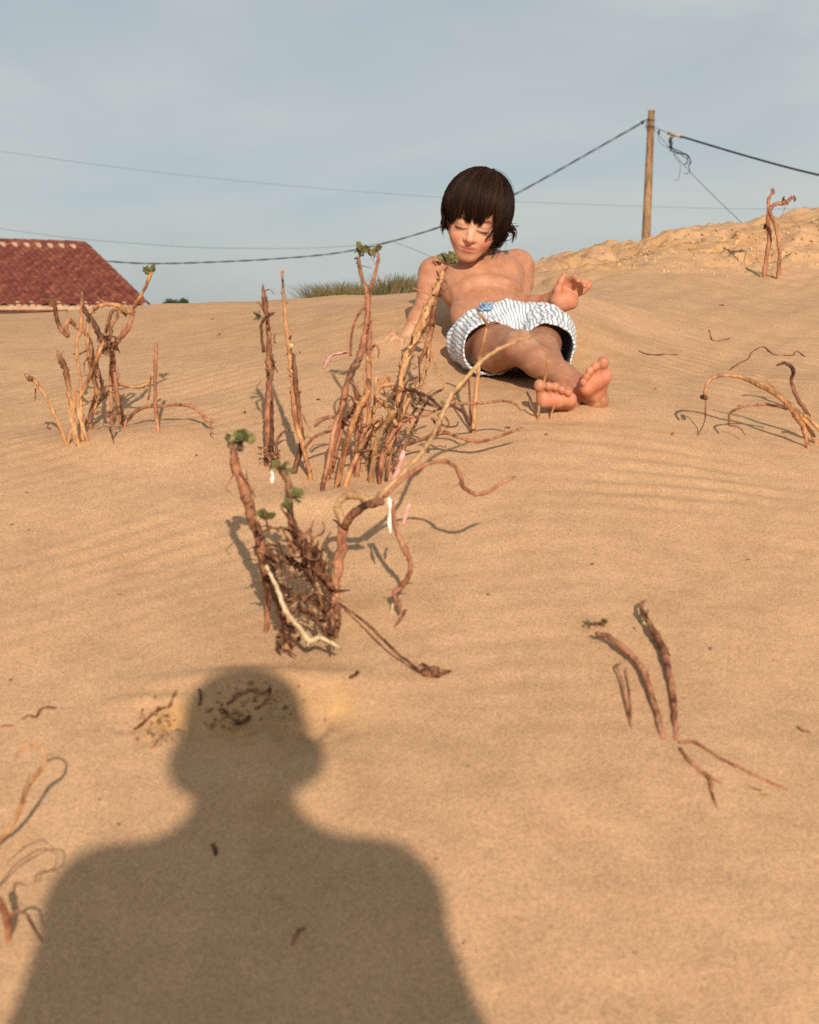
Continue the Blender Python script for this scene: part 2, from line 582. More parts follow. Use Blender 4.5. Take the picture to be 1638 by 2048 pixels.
# gables under the roof
gbl = []
for a in (0.15, HL - 0.15):
    p = [E0 - dv * a - nv * 0.35, E0 - dv * a - nv * (2 * 4.37 - 0.35), R0 - dv * a]
    p[0] = p[0] + np.array([0, 0, 0.02]); p[1] = p[1] + np.array([0, 0, 0.02]); p[2] = p[2] - np.array([0, 0, 0.12])
    gbl.append((np.array(p), [(0, 1, 2)]))
v, f = join_geo(gbl)
link('gable', mesh('gable', v, f, False), M['plaster'], house)
# roof: two slabs
rp = []
for sgn in (1, -1):
    nn = nv * sgn
    sl = (nn * 4.37 + np.array([0, 0, -drop])); l = np.linalg.norm(sl); sl /= l
    rr = np.cross(sl, dv); rr = rr if rr[2] > 0 else -rr
    c = R0 - dv * HL / 2 + sl * l / 2 - rr * 0.07
    rp.append(box_geo(c, np.array([dv, sl, rr]), np.array([HL / 2, l / 2, 0.045])))
v, f = join_geo(rp)
roof = link('roof', mesh('roof', v, f, False), M['tile'], house)
roof['label'] = 'red clay barrel tile roof with mortar at ridge and eave'
# dark strip added as the shade under the eave, then the mortar strip
v, f = box_geo(E0 - dv * HL / 2 - np.array([0, 0, 0.17]) - nv * 0.08, np.array([dv, nv, [0, 0, 1]]), np.array([HL / 2 - 0.03, 0.02, 0.045]))
link('eave_shade', mesh('eave_shade', v, f, False), M['shade_dark'], house)
v, f = box_geo(E0 - dv * HL / 2 - rn * 0.035 - slope * 0.03, np.array([dv, slope, rn]), np.array([HL / 2, 0.05, 0.035]))
link('mortar_strip', mesh('mortar_strip', v, f, False), M['mortar'], roof)


def tile_mesh(name, wa, wb, ln, up, th=0.02, n=7):
    V, Fc = [], []
    for j, (hw, y, lift) in enumerate(((wa, 0, 0.0), (wb, ln, 0.008))):
        for lay, rr in ((0, 1.0), (1, 1 - th / hw)):
            for k in range(n):
                a = math.pi * k / (n - 1)
                V.append((-math.cos(a) * hw * rr, y, up * math.sin(a) * hw * rr * 0.95 + lift * up))
    def id_(j, lay, k): return (j * 2 + lay) * n + k
    for k in range(n - 1):
        Fc.append((id_(0, 0, k), id_(1, 0, k), id_(1, 0, k + 1), id_(0, 0, k + 1)))
        Fc.append((id_(0, 1, k), id_(0, 1, k + 1), id_(1, 1, k + 1), id_(1, 1, k)))
        Fc.append((id_(1, 0, k), id_(1, 1, k), id_(1, 1, k + 1), id_(1, 0, k + 1)))
    me = mesh(name, V, Fc)
    return me


tm = tile_mesh('tile', 0.070, 0.078, 0.42, 0.8); tm.materials.append(M['tile'])
mrr = np.eye(4); mrr[:3, 0] = dv; mrr[:3, 1] = slope; mrr[:3, 2] = rn
rows, cols, pitch = 12, 25, 0.2545
step = SL / rows
for c in range(cols):
    for r_ in range(rows):
        o = bpy.data.objects.new('tile', tm); COL.objects.link(o)
        mm = mrr.copy()
        p = R0 - dv * (0.13 + c * pitch) + slope * (r_ * step - 0.02) + rn * (0.006 + random.uniform(-0.002, 0.002))
        mm[:3, 3] = p
        o.parent = roof
        o.matrix_world = Matrix(mm.tolist()) @ Matrix.Rotation(random.uniform(-0.01, 0.01), 4, 'Z')
# pan tiles between, one corrugated part
pans = []
for c in range(cols):
    pp = []
    for r_ in range(rows):
        for y in (0, step):
            for k in range(5):
                a = math.pi * k / 4
                pp.append(R0 - dv * (0.13 + (c + 0.5) * pitch) + dv * (-math.cos(a) * 0.075) + slope * (r_ * step + y) + rn * (0.012 - 0.04 * math.sin(a) + (0.018 if y else 0)))
    Fc = []
    for r_ in range(rows * 2 - 1):
        for k in range(4):
            Fc.append((r_ * 5 + k, r_ * 5 + k + 1, (r_ + 1) * 5 + k + 1, (r_ + 1) * 5 + k))
    pans.append((np.array(pp), Fc))
v, f = join_geo(pans)
o = link('pan_tiles', mesh('pan_tiles', v, f), M['tile'], roof); o['kind'] = 'stuff'
# ridge and verge tiles, mortar dabs, eave ends
rm_ = tile_mesh('ridge_tile', 0.10, 0.11, 0.42, 1); rm_.materials.append(M['tile'])
mm0 = np.eye(4); mm0[:3, 0] = np.array([-dv[1], dv[0], 0]); mm0[:3, 1] = -dv; mm0[:3, 2] = (0, 0, 1)
mm0[:3, 0] = -mm0[:3, 0] * -1
for k in range(17):
    o = bpy.data.objects.new('ridge_tile', rm_); COL.objects.link(o)
    m4 = mm0.copy(); m4[:3, 3] = R0 - dv * (k * 0.375 - 0.04) + np.array([0, 0, 0.0])
    o.parent = roof; o.matrix_world = Matrix(m4.tolist())
vm = tile_mesh('verge_tile', 0.085, 0.095, 0.42, 1); vm.materials.append(M['tile'])
for k in range(12):
    o = bpy.data.objects.new('verge_tile', vm); COL.objects.link(o)
    m4 = mrr.copy(); m4[:3, 3] = R0 + dv * 0.03 + slope * (k * step) + rn * 0.02
    o.parent = roof; o.matrix_world = Matrix(m4.tolist())
dab = []
for c in range(cols):
    b = R0 - dv * (0.13 + (c + 0.5) * pitch) + slope * 0.16 + rn * 0.02
    dab.append(box_geo(b, np.array([dv, slope, rn]), np.array([0.055, 0.07, 0.03])))
v, f = join_geo(dab)
o = link('ridge_mortar', mesh('ridge_mortar', v, f, False), M['mortar'], roof); o['kind'] = 'stuff'
for c in range(0, cols):
    if c % 5 in (1, 3, 4):
        p = E0 - dv * (0.13 + c * pitch) - slope * 0.05
        v, f = tube_geo([p + rn * 0.02 - slope * 0.02, p + rn * 0.02 + slope * 0.05], 0.058, 10)
        link('tile_plug', mesh('tile_plug', v, f, False), M['mortar'], roof)

# ------------------------------------------------------------------ pole and wires
M['pole'] = stem_material('pole_wood', (0.15, 0.085, 0.045), (0.27, 0.155, 0.08), (0.37, 0.225, 0.12), 5)
M['cable'] = simple_mat('black_cable', (0.012, 0.012, 0.013), (0.03, 0.03, 0.03), 20, 0.5)
M['wire'] = simple_mat('grey_wire', (0.06, 0.06, 0.065), (0.11, 0.11, 0.12), 20, 0.5)
M['clamp'] = simple_mat('tan_clamp', (0.35, 0.22, 0.12), (0.48, 0.32, 0.2), 20, 0.6)
PY = 34.0
top = P(1303, 221, PY); bot = P(1292, 478, PY)
axis = (bot - top); k = (GROUND_FAR - 0.4 - top[2]) / axis[2]
base = top + axis * k
pole = empty('utility_pole', (base[0], base[1], GROUND_FAR), 'weathered round wooden utility pole rising behind the sandy bank', 'pole')
C = catmull([base, (base + top) / 2, top], 30)
v, f = tube_geo(C, np.linspace(0.16, 0.092, 30), 14)
link('post', mesh('post', v, f), M['pole'], pole)
def pole_band(px, py, s=0.02):
    p = P(px, py, PY)
    v, f = tube_geo([p - [0, 0, s], p + [0, 0, s]], 0.108, 14)
    link('metal_band', mesh('metal_band', v, f), M['wire'], pole)
pole_band(1302, 240); pole_band(1301.5, 253)
v, f = tube_geo(catmull([P(1302, 240, PY), P(1296, 238, PY - 0.1), P(1290, 241, PY - 0.1), P(1283, 246, PY - 0.1)], 10), [0.012] * 6 + [0.02] * 2 + [0.05] * 2, 7)
link('wire_clamp', mesh('wire_clamp', v, f), M['cable'], pole)
v, f = tube_geo(catmull([P(1296, 239, PY - .1), P(1292, 252, PY - .14), P(1296, 262, PY - .12), P(1301, 255, PY - .1)], 14), 0.012, 6)
link('loop_wire', mesh('loop_wire', v, f), M['cable'], pole)


def cable(name, pts, rad, mat, label, n=120, twist=False, cat='cable'):
    C = catmull(pts, n)
    if not twist:
        v, f = tube_geo(C, rad, 6)
        o = link(name, mesh(name, v, f), mat)
    else:
        L = np.concatenate([[0], np.cumsum(np.linalg.norm(np.diff(C, axis=0), axis=1))])
        m = int(L[-1] / 0.07); s = np.linspace(0, L[-1], m)
        CC = np.stack([np.interp(s, L, C[:, i]) for i in range(3)], 1)
        T = np.gradient(CC, axis=0); T /= np.linalg.norm(T, axis=1)[:, None]
        u = np.cross(T, [0, 0, 1.0]); u /= np.linalg.norm(u, axis=1)[:, None]
        vv = np.cross(T, u)
        g = []
        for ph in (0, math.pi):
            a = s * 2 * math.pi / 0.95 + ph
            g.append(tube_geo(CC + (np.cos(a)[:, None] * u + np.sin(a)[:, None] * vv) * rad * 0.9, rad, 5))
        v, f = join_geo(g)
        o = link(name, mesh(name, v, f), mat)
    tag(o, label, cat)
    return o


cable('overhead_cable', [P(60, 512, 31), P(205, 522, 31.5), P(330, 527, 31.9), P(560, 517, 32.6), P(720, 498, 33), P(890, 450, 33.3), P(1030, 388, 33.6), P(1284, 245, 33.9)],
      0.011, M['cable'], 'twisted black cable sagging from the wooden pole down to the roof', twist=True)
cable('thick_cable', [P(1338, 267, 33.5), P(1362, 273, 33.2), P(1500, 314, 31), P(1638, 350, 29), P(1900, 405, 26), P(2600, 470, 22)], 0.028, M['cable'],
      'thick black cable running from the pole to the right edge', 140)
cable('tie_wire', [P(1303, 252, 33.9), P(1318, 258, 33.8), P(1338, 267, 33.5)], 0.010, M['wire'], 'short thin wire tying the thick cable to the pole', 20, cat='wire')
v, f = tube_geo([P(1336, 266.5, 33.5), P(1364, 273.5, 33.2)], 0.04, 8)
tag(link('cable_clamp', mesh('cable_clamp', v, f), M['clamp']), 'tan cable clamp at the end of the thick black cable', 'clamp')
cable('stay_wire', [P(1305, 252, 33.9), P(1318, 270, 33.5), P(1383, 347, 30), P(1500, 462, 25), P(1560, 520, 22)], 0.008, M['wire'], 'thin straight stay wire slanting from pole down behind the bank', 60, cat='wire')
cable('distant_wire', [P(-700, 190, 70), P(0, 302, 70), P(440, 358, 70), P(890, 395, 70), P(1300, 413, 70), P(1638, 417, 70), P(2400, 400, 70)], 0.010, M['wire'],
      'faint distant wire crossing the whole sky behind the pole', 160, cat='wire')
cable('faint_wire', [P(-600, 350, 36), P(0, 457, 35), P(330, 491, 34.5), P(560, 497, 34.3), P(700, 492, 34.2), P(780, 482, 34.1), P(890, 452, 34), P(1030, 391, 34), P(1286, 247, 34)], 0.006, M['wire'],
      'faint low wire sagging just above the twisted cable at left', 160, cat='wire')
cable('service_wire', [P(785, 483, 33.2), P(845, 506, 30), P(960, 560, 26)], 0.006, M['wire'], 'short faint wire slanting behind the boy shoulder', 30, cat='wire')
# dangling bundle of cut cables
bundle = empty('cable_bundle', P(1341, 275, 33.4), 'tangle of black cut cable ends hanging beside the pole', 'cables')
zb = lambda pts, Y=33.4: [P(1140 + x / 3.289, 180 + y / 3.289, Y + random.uniform(-.05, .05)) for x, y in pts]
for pts, r_ in (([(680, 295), (655, 320), (665, 370), (700, 405), (760, 420), (790, 450), (785, 495)], 0.012),
                ([(685, 300), (662, 340), (660, 385), (700, 415), (770, 430), (770, 480), (750, 490)], 0.012),
                ([(675, 300), (650, 330), (672, 380), (720, 400), (780, 440), (795, 480), (780, 500), (788, 540), (755, 552)], 0.011),
                ([(690, 300), (668, 330), (680, 390), (740, 430), (775, 460), (760, 490)], 0.010),
                ([(665, 310), (660, 350), (668, 395), (655, 400)], 0.016),
                ([(660, 330), (672, 350), (655, 372), (668, 398)], 0.018),
                ([(680, 400), (690, 440), (725, 490), (720, 560), (710, 592), (686, 592)], 0.006),
                ([(585, 275), (580, 310), (595, 350), (640, 380), (670, 392)], 0.006)):
    v, f = tube_geo(catmull(zb(pts), 30), r_, 6)
    link('cable_end', mesh('cable_end', v, f), M['cable'], bundle)
p = P(1318, 264, 33.6)
v, f = tube_geo([p + [0, 0, .05], p - [0, 0, .05]], 0.03, 7)
link('insulator', mesh('insulator', v, f), M['cable'], bundle)

# ------------------------------------------------------------------ grass behind the crest, far trees
M['grass'] = simple_mat('dry_grass', (0.045, 0.040, 0.016), (0.10, 0.085, 0.035), 9, 0.8, 0.2, 0.0, (0.26, 0.19, 0.09))
V, Fc = [], []
rs = np.random.default_rng(3)
for i in range(3200):
    c = rs.choice(5, p=[.2, .22, .16, .26, .16])
    px = (660, 700, 735, 790, 815)[c] + rs.normal() * (16, 20, 16, 16, 12)[c]
    Y = 6.7 + rs.normal() * 0.18
    b = P(px, 600, Y); b[2] = gz(b[0], b[1]) - 0.02
    tz = P(px, 590 - (8 + (34, 40, 32, 54, 44)[c] * rs.uniform(0, 1)), Y)[2]
    ln = tz - b[2]
    lean = np.array([rs.normal() * 0.22 + (px - 735) / 600, rs.normal() * 0.2, 0]) * ln
    wd = 0.0022
    k0 = len(V)
    for t, ww in ((0, 1), (0.5, 0.8), (0.82, 0.5), (1, 0.05)):
        c_ = b + np.array([0, 0, ln * t]) + lean * t ** 2.2 - np.array([0, 0, 0.12 * ln * t ** 4])
        V += [c_ - [wd * ww, 0, 0], c_ + [wd * ww, 0, 0]]
    for j in range(3): Fc.append((k0 + 2 * j, k0 + 2 * j + 1, k0 + 2 * j + 3, k0 + 2 * j + 2))
g = link('dune_grass', mesh('dune_grass', V, Fc), M['grass'])
tag(g, 'clump of dry olive dune grass growing behind the crest beside the boy', 'grass', kind='stuff')

M['far_leaf'] = simple_mat('far_foliage', (0.03, 0.045, 0.02), (0.07, 0.09, 0.04), 2, 0.8)
for (px, py, wpx, hpx, lab) in ((345, 606, 17, 14, 'dark distant tree top left of its neighbour on the crest line'), (368, 605, 9, 12, 'smaller dark distant tree top on the crest line')):
    Y = 120.0
    c = P(px, py, Y); s = Y / F
    t = empty('tree', (c[0], c[1], GROUND_FAR), lab, 'tree', 'distant trees')
    v, f = tube_geo(catmull([(c[0], c[1], GROUND_FAR), (c[0] + .1, c[1], c[2] * .5), c], 8), np.linspace(.18, .06, 8), 7)
    link('trunk', mesh('trunk', v, f), M['pole'], t)
    V, Fc = [], []
    for i in range(900):
        d_ = rs.normal(size=3); d_ /= np.linalg.norm(d_)
        q = c + d_ * np.array([wpx * s, wpx * s, hpx * s * 0.5]) * rs.uniform(.3, 1) ** .5 * (1 + .25 * math.sin(d_[0] * 5 + d_[2] * 4))
        a, b = rs.normal(size=3) * .07, rs.normal(size=3) * .07
        k0 = len(V); V += [q, q + a, q + a + b, q + b]; Fc.append((k0, k0 + 1, k0 + 2, k0 + 3))
    link('crown', mesh('crown', V, Fc, False), M['far_leaf'], t)

# ------------------------------------------------------------------ dead woody plants
class Zoom:
    def __init__(s, ox, oy, sc): s.o, s.s = (ox, oy), sc
    def __call__(s, x, y): return s.o[0] + x / s.s, s.o[1] + y / s.s


class Plant:
    def __init__(s, name, base_px, label, cat, zoom, group=None, depth=None, seed=1):
        s.g = gp(*base_px) if depth is None else P(*base_px, depth)
        s.Y = s.g[1]
        s.e = empty(name, s.g, label, cat, group)
        s.z = zoom
        s.rs = np.random.default_rng(seed)
        s.shreds = []

    def pts(s, pts, mode, dy, wander, r0=0.0):
        px = [s.z(*p[:2]) for p in pts]
        m = len(px)
        if mode == 'lie':
            W = [gp(*p) for p in px]
            return np.array([w_ + [0, 0, r0] for w_ in W])
        if mode == 'up':
            g = gp(*px[0]); Y0 = g[1]
        else:
            Y0 = s.Y
        wn = np.cumsum(s.rs.normal(size=m)) * wander
        wn -= wn[0]
        if isinstance(dy, (list, tuple)): off = np.interp(np.linspace(0, 1, m), np.linspace(0, 1, len(dy)), dy)
        else: off = np.linspace(0, 1, m) * dy
        W = np.array([P(*p, Y0 + o + q) for p, o, q in zip(px, off, wn)])
        if mode == 'up':
            d = W[0] - W[1]; d /= np.linalg.norm(d)
            W = np.vstack([W[0] + np.array([d[0] * .02, 0, -0.035]), W])
        return W

    def stem(s, pts, r, mat='stem_red', mode='up', dy=0.0, wander=0.006, sides=8, name='stem', dark=None, lump=0.06, shred=0, n=None, label=None, lift=(0, 0), twigs=None):
        if twigs is None: twigs = 1 if mode != 'lie' and len(pts) > 3 and s.z.s != zJs else 0
        sc = s.Y / F / s.z.s * 0.86
        W = s.pts(pts, mode, dy, wander, 0.0)
        rr = [p[2] if len(p) > 2 else r for p in pts]
        if mode == 'lie': W = W + np.array([0, 0, 1.0]) * (np.array(rr) * sc * 0.6 + np.interp(np.linspace(0, 1, len(W)), np.linspace(0, 1, len(lift)), lift))[:, None]
        if mode == 'up': rr = [rr[0]] + rr
        n = n or max(10, 5 * len(W))
        C = catmull(W, n)
        rad = np.interp(np.linspace(0, 1, n), np.linspace(0, 1, len(rr)), rr) * sc
        rad = rad * (1 + 0.07 * np.sin(np.linspace(0, n * 0.55, n) + s.rs.uniform(0, 6)) + 0.05 * s.rs.normal(size=n))
        rad[-1] *= 0.55
        C[1:-1] += s.rs.normal(size=(n - 2, 3)) * (rad[1:-1] * 0.12)[:, None]
        v, f = tube_geo(C, np.maximum(rad, 0.0006), sides, lump=lump, rs=s.rs)
        me = mesh(name, v, f)
        dk = np.zeros(n)
        if dark:
            t = np.linspace(0, 1, n)
            for a, b, amt in dark: dk = np.maximum(dk, amt * sstep(a - .06, a + .02, t) * (1 - sstep(b - .02, b + .06, t)))
        dkv = np.clip(np.repeat(dk, sides) * (0.75 + 0.35 * s.rs.normal(size=n * sides)), 0, 1)
        a_ = me.attributes.new('dark', 'FLOAT', 'POINT'); a_.data.foreach_set('value', dkv.astype(np.float32))
        o = link(name, me, M[mat], s.e)
        if label: o['label'] = label
        if twigs:
            for k in range(twigs):
                i = s.rs.integers(n // 4, n - 1)
                d = s.rs.normal(size=3) * [1, .6, .5] + [0, 0, .5]; d /= np.linalg.norm(d)
                l = rad[i] * s.rs.uniform(3, 8)
                b2 = C[i] + d * l * .5 + s.rs.normal(size=3) * l * .1; e2 = C[i] + d * l + s.rs.normal(size=3) * l * .25
                v2, f2 = tube_geo(catmull([C[i], b2, e2], 8), np.linspace(rad[i] * .42, rad[i] * .14, 8), 6, lump=.1, rs=s.rs)
                link('side_twig', mesh('side_twig', v2, f2), M[mat if mat in ('stem_red', 'stem_brown', 'stem_tan') else 'stem_brown'], s.e)
        if shred:
            for k in range(shred):
                i = s.rs.integers(1, n - 1)
                s.shred_at(C[i], rad[i], C[min(i + 1, n - 1)] - C[i - 1])
        return C, rad

    def shred_at(s, c, rad, T, ln=None, wide=None):
        T = T / (np.linalg.norm(T) + 1e-9)
        d = s.rs.normal(size=3); d -= T * d.dot(T); d /= np.linalg.norm(d)
        ln = ln or rad * s.rs.uniform(1.6, 4.5)
        wd = wide or rad * s.rs.uniform(0.25, 0.7)
        p0 = c + d * rad * 0.75
        di = T * s.rs.choice([-1, 1]) * s.rs.uniform(.4, 1) + d * s.rs.uniform(.03, .40)
        side = np.cross(di, d); side /= np.linalg.norm(side) + 1e-9
        V = []
        curl = s.rs.uniform(-0.9, 0.9)
        for t in (0, .35, .7, 1):
            q = p0 + di * ln * t + np.cross(side, di) * curl * ln * t * t
            ww = wd * (1 - .75 * t)
            V += [q - side * ww, q + d * ww * .5, q + side * ww]
        Fc = []
        for j in range(3):
            for k in range(2): Fc.append((3 * j + k, 3 * j + k + 1, 3 * j + k + 4, 3 * j + k + 3))
        s.shreds.append((np.array(V), Fc))

    def mass(s, box, n, ln, rad, dys=(-0.03, 0.03), mat='bark', name='bark_shreds', poly=None, along=None):
        """a matted mass of bark scraps filling part of the clump"""
        g = []
        x0, y0, x1, y1 = box
        for i in range(n):
            t = s.rs.uniform(size=2)
            x = x0 + (x1 - x0) * t[0]; y = y0 + (y1 - y0) * t[1]
            if poly: x = np.interp(y, [q[0] for q in poly], [q[1] for q in poly]) + (t[0] - .5) * np.interp(y, [q[0] for q in poly], [q[2] for q in poly])
            c = P(*s.z(x, y), s.Y + s.rs.uniform(*dys))
            gzz = gz(c[0], c[1])
            if c[2] < gzz + 0.002: c[2] = gzz + 0.002
            s.shred_at(c, rad * s.rs.uniform(.5, 1.4), s.rs.normal(size=3) if along is None else np.array([along[0], 0, -along[1]]) + s.rs.normal(size=3) * .4, ln * s.rs.uniform(.5, 1.4), rad * s.rs.uniform(.4, 1.2))
        v, f = join_geo(s.shreds); s.shreds = []
        o = link(name, mesh(name, v, f), M[mat], s.e); o['kind'] = 'stuff'

    def flush(s, mat='bark'):
        if s.shreds:
            v, f = join_geo(s.shreds); s.shreds = []
            o = link('bark_shreds', mesh('bark_shreds', v, f), M[mat], s.e); o['kind'] = 'stuff'

    def curls(s, box, n, ln, r, mat='stem_brown', name='root_fibre', dys=(-.03, .03)):
        sc = s.Y / F / s.z.s
        for i in range(n):
            x = s.rs.uniform(box[0], box[2]); y = s.rs.uniform(box[1], box[3])
            a = s.rs.uniform(0, 6.28); da = s.rs.normal() * .7
            pts = [(x, y)]
            for k in range(5):
                a += da + s.rs.normal() * .35
                pts.append((pts[-1][0] + math.cos(a) * ln / 5, pts[-1][1] + math.sin(a) * ln / 5))
            Y = s.Y + s.rs.uniform(*dys)
            W = np.array([P(*s.z(*p), Y + s.rs.normal() * .008) for p in pts])
            for q in W: q[2] = max(q[2], gz(q[0], q[1]) + .002)
            v, f = tube_geo(catmull(W, 16), np.linspace(r, r * .5, 16) * sc * s.rs.uniform(.6, 1.3), 6, lump=.12, rs=s.rs)
            link(name, mesh(name, v, f), M[mat], s.e)

    def tuft(s, x, y, size, n=9, mat='leaf', dy=0.0, Y=None, spread=1.0, tilt=(0, -.2, 1)):
        """a small rosette of lobed, crumpled leaves at a stem tip"""
        sc = s.Y / F / s.z.s
        c = P(*s.z(x, y), (Y or s.Y) + dy)
        L = size * sc * 1.2
        g = []
        up = np.array(tilt, float); up /= np.linalg.norm(up)
        for i in range(n):
            d = s.rs.normal(size=3) * spread + up * 1.1; d /= np.linalg.norm(d)
            sd = np.cross(d, s.rs.normal(size=3)); sd /= np.linalg.norm(sd)
            nn = np.cross(d, sd)
            ln = L * s.rs.uniform(.6, 1.1)
            V, Fc = [], []
            prof = ((0, .05), (.25, .16), (.45, .42), (.6, .30), (.75, .44), (.9, .26), (1.0, .05))
            cv = s.rs.uniform(-.4, .5)
            for t, ww in prof:
                q = c - up * L * .25 + d * ln * t + nn * cv * ln * t * t
                cu = s.rs.uniform(-.15, .35) * ww * ln
                V += [q - sd * ww * ln + nn * cu, q, q + sd * ww * ln + nn * cu]
            for j in range(len(prof) - 1):
                for k in range(2): Fc.append((3 * j + k, 3 * j + k + 1, 3 * j + k + 4, 3 * j + k + 3))
            me = mesh('leaf', V, Fc)
            link('leaf', me, M[mat], s.e)


zJs = 3.045
# A: left clump
zA = Zoom(0, 440, 3.561)
A = Plant('dead_plant', zA(640, 1560), 'clump of bare curling brown stems in front of the tiled roof', 'plant', zA, seed=11)
A.stem([(475, 1610, 17), (430, 1480, 15), (350, 1300, 14), (280, 1190, 15), (240, 1140, 20), (210, 1125, 24), (175, 1100, 12)], 16, 'stem_tan', dark=[(.8, 1, .8)], dy=-.05)
A.stem([(560, 1600, 18), (520, 1400, 17), (490, 1200, 19), (470, 1080, 28), (435, 990, 26), (405, 925, 10)], 18, 'stem_tan', dark=[(.62, 1, .55)], shred=10)
A.stem([(590, 1580, 16), (575, 1300, 14), (575, 1150, 13), (550, 980, 12), (545, 870, 12), (575, 790, 14), (578, 700, 14), (582, 600, 17), (585, 505, 6)], 14, 'stem_tan', dark=[(.9, 1, .6)], dy=.05)
A.stem([(625, 1580, 18), (590, 1480, 17), (555, 1310, 16), (600, 1200, 16), (650, 1080, 18), (700, 960, 18), (735, 860, 24)], 17, 'stem_tan', dy=.02, shred=5)
A.stem([(745, 870, 30), (700, 800, 24), (660, 720, 21), (610, 655, 22), (590, 600, 10)], 20, 'stem_brown', 'attach', dark=[(0.1, 1, .75)], shred=5)
A.stem([(650, 1490, 17), (640, 1400, 17), (680, 1240, 17), (680, 1100, 18), (655, 950, 20), (635, 850, 19), (600, 795, 18), (545, 760, 20), (500, 718, 20), (470, 745, 18), (477, 800, 20), (482, 832, 18)], 17, 'stem_red', wander=.012)
A.stem([(482, 832, 16), (430, 770, 18), (400, 680, 17), (380, 600, 14), (345, 555, 13), (315, 528, 15)], 16, 'stem_brown', 'attach', dy=-.03, dark=[(.85, 1, .9)])
A.stem([(700, 1250, 16), (655, 1100, 16), (625, 900, 16), (630, 700, 17), (665, 640, 17), (720, 608, 17), (800, 600, 16), (855, 620, 24), (900, 652, 26), (945, 628, 20), (985, 570, 15), (1030, 490, 14), (1058, 425, 16), (1080, 375, 14)], 16, 'stem_tan', 'attach', dy=[0, .05, .1, .06], wander=.01, shred=4)
A.tuft(1076, 362, 66, 10, dy=.06)
A.stem([(875, 1460, 24), (832, 1250, 22), (805, 1060, 24), (795, 950, 28), (745, 865, 26)], 24, 'stem_red', dark=[(.75, 1, .5)], shred=8)
A.stem([(808, 920, 20), (860, 835, 21), (912, 770, 22), (940, 690, 18), (948, 640, 16)], 20, 'stem_red', 'attach', dy=.05)
A.stem([(740, 835, 16), (770, 740, 15), (800, 650, 14), (832, 645, 12), (832, 700, 12), (790, 765, 14), (788, 860, 13)], 14, 'stem_brown', 'attach', dy=-.03)
A.stem([(800, 1460, 15), (790, 1220, 15), (788, 1080, 15), (800, 980, 17)], 15, 'stem_red', dy=.02)
A.stem([(600, 1460, 15), (680, 1330, 16), (780, 1225, 15), (850, 1172, 14), (950, 1190, 14), (1040, 1170, 14), (1085, 1110, 13), (1112, 1050, 10)], 15, 'stem_tan', dy=.02)
A.stem([(1128, 1515, 17), (1110, 1350, 16), (1105, 1200, 15), (1105, 1050, 16), (1112, 950, 17), (1115, 875, 18)], 16, 'stem_red', dark=[(.5, .75, .35)])
A.stem([(880, 1472, 17), (950, 1380, 15), (1040, 1332, 14), (1150, 1328, 13), (1260, 1315, 13), (1350, 1325, 14), (1420, 1362, 16), (1470, 1420, 15), (1520, 1445, 9)], 14, 'stem_red', dy=-.03)
A.stem([(1500, 1440, 6), (1500, 1505, 5), (1525, 1525, 5)], 5, 'stem_brown', 'attach', dy=0)
A.stem([(728, 1250, 15), (722, 1150, 15), (695, 1050, 14), (682, 930, 14)], 14, 'stem_red', dy=.02)
A.stem([(845, 1330, 16), (830, 1200, 17), (815, 1080, 15)], 14, 'stem_red', 'attach')
A.stem([(480, 1600, 12), (512, 1480, 12), (530, 1300, 12), (540, 1180, 9)], 12, 'stem_tan')
A.stem([(535, 1595, 14), (505, 1420, 14), (495, 1250, 12)], 14, 'stem_pale')
A.stem([(255, 1200, 7), (250, 1280, 5)], 5, 'stem_brown', 'attach')
A.stem([(1075, 1110, 6), (1068, 1200, 6), (1055, 1285, 9)], 6, 'stem_brown', 'attach')
A.mass((690, 800, 830, 960), 60, 0.012, .006)
A.curls((640, 1050, 860, 1480), 10, 170, 7)
A.curls((600, 850, 850, 1000), 8, 120, 6)

# B: two tall stems
zB = Zoom(420, 460, 4.096)
B = Plant('dead_plant', zB(460, 1930), 'tall scaly upright stem with a pointed spindle tip', 'plant', zB, seed=12)
B.stem([(462, 1930, 22), (466, 1700, 26), (472, 1450, 28), (482, 1260, 32), (492, 1120, 42), (482, 990, 30), (482, 850, 19), (470, 755, 20), (465, 700, 22)], 26, 'stem_red', dark=[(.45, .7, .45)], shred=40, dy=.02)
B.stem([(470, 740, 14), (455, 640, 27), (442, 540, 24), (432, 440, 5)], 20, 'stem_brown', 'attach', label='pointed dark spindle tip', shred=4)
B.stem([(515, 1900, 18), (510, 1700, 20), (505, 1500, 20), (512, 1330, 14)], 20, 'stem_brown', shred=20)
B.stem([(440, 1000, 16), (424, 880, 13), (426, 765, 14), (480, 702, 16), (525, 680, 12)], 14, 'stem_brown', 'attach', dy=-.02, dark=[(.2, 1, .6)])
B.stem([(432, 650, 8), (405, 600, 7), (370, 595, 7)], 7, 'stem_brown', 'attach')
B.tuft(400, 700, 55, 7, tilt=(-1, -.5, -.1))
B.stem([(545, 1830, 14), (552, 1720, 13), (600, 1655, 12), (650, 1640, 9)], 12, 'stem_brown')
B.stem([(420, 1240, 5), (380, 1280, 4)], 4, 'stem_brown', 'attach')
B.stem([(530, 850, 7), (525, 920, 6), (545, 920, 5)], 5, 'stem_brown', 'attach')
B.mass((430, 1780, 540, 1920), 30, .012, .006)
B2 = Plant('dead_plant', zB(820, 2040), 'tallest thin stem with a blackened tip beside the spindle stem', 'plant', zB, seed=13)
B2.stem([(825, 2045, 20), (785, 1850, 22), (735, 1680, 24), (695, 1530, 28), (682, 1350, 26), (666, 1150, 24), (646, 950, 24), (626, 780, 20), (606, 600, 17), (598, 480, 14), (592, 330, 11)], 22, 'stem_tan', dark=[(.86, .96, .85)], shred=14, dy=.03)
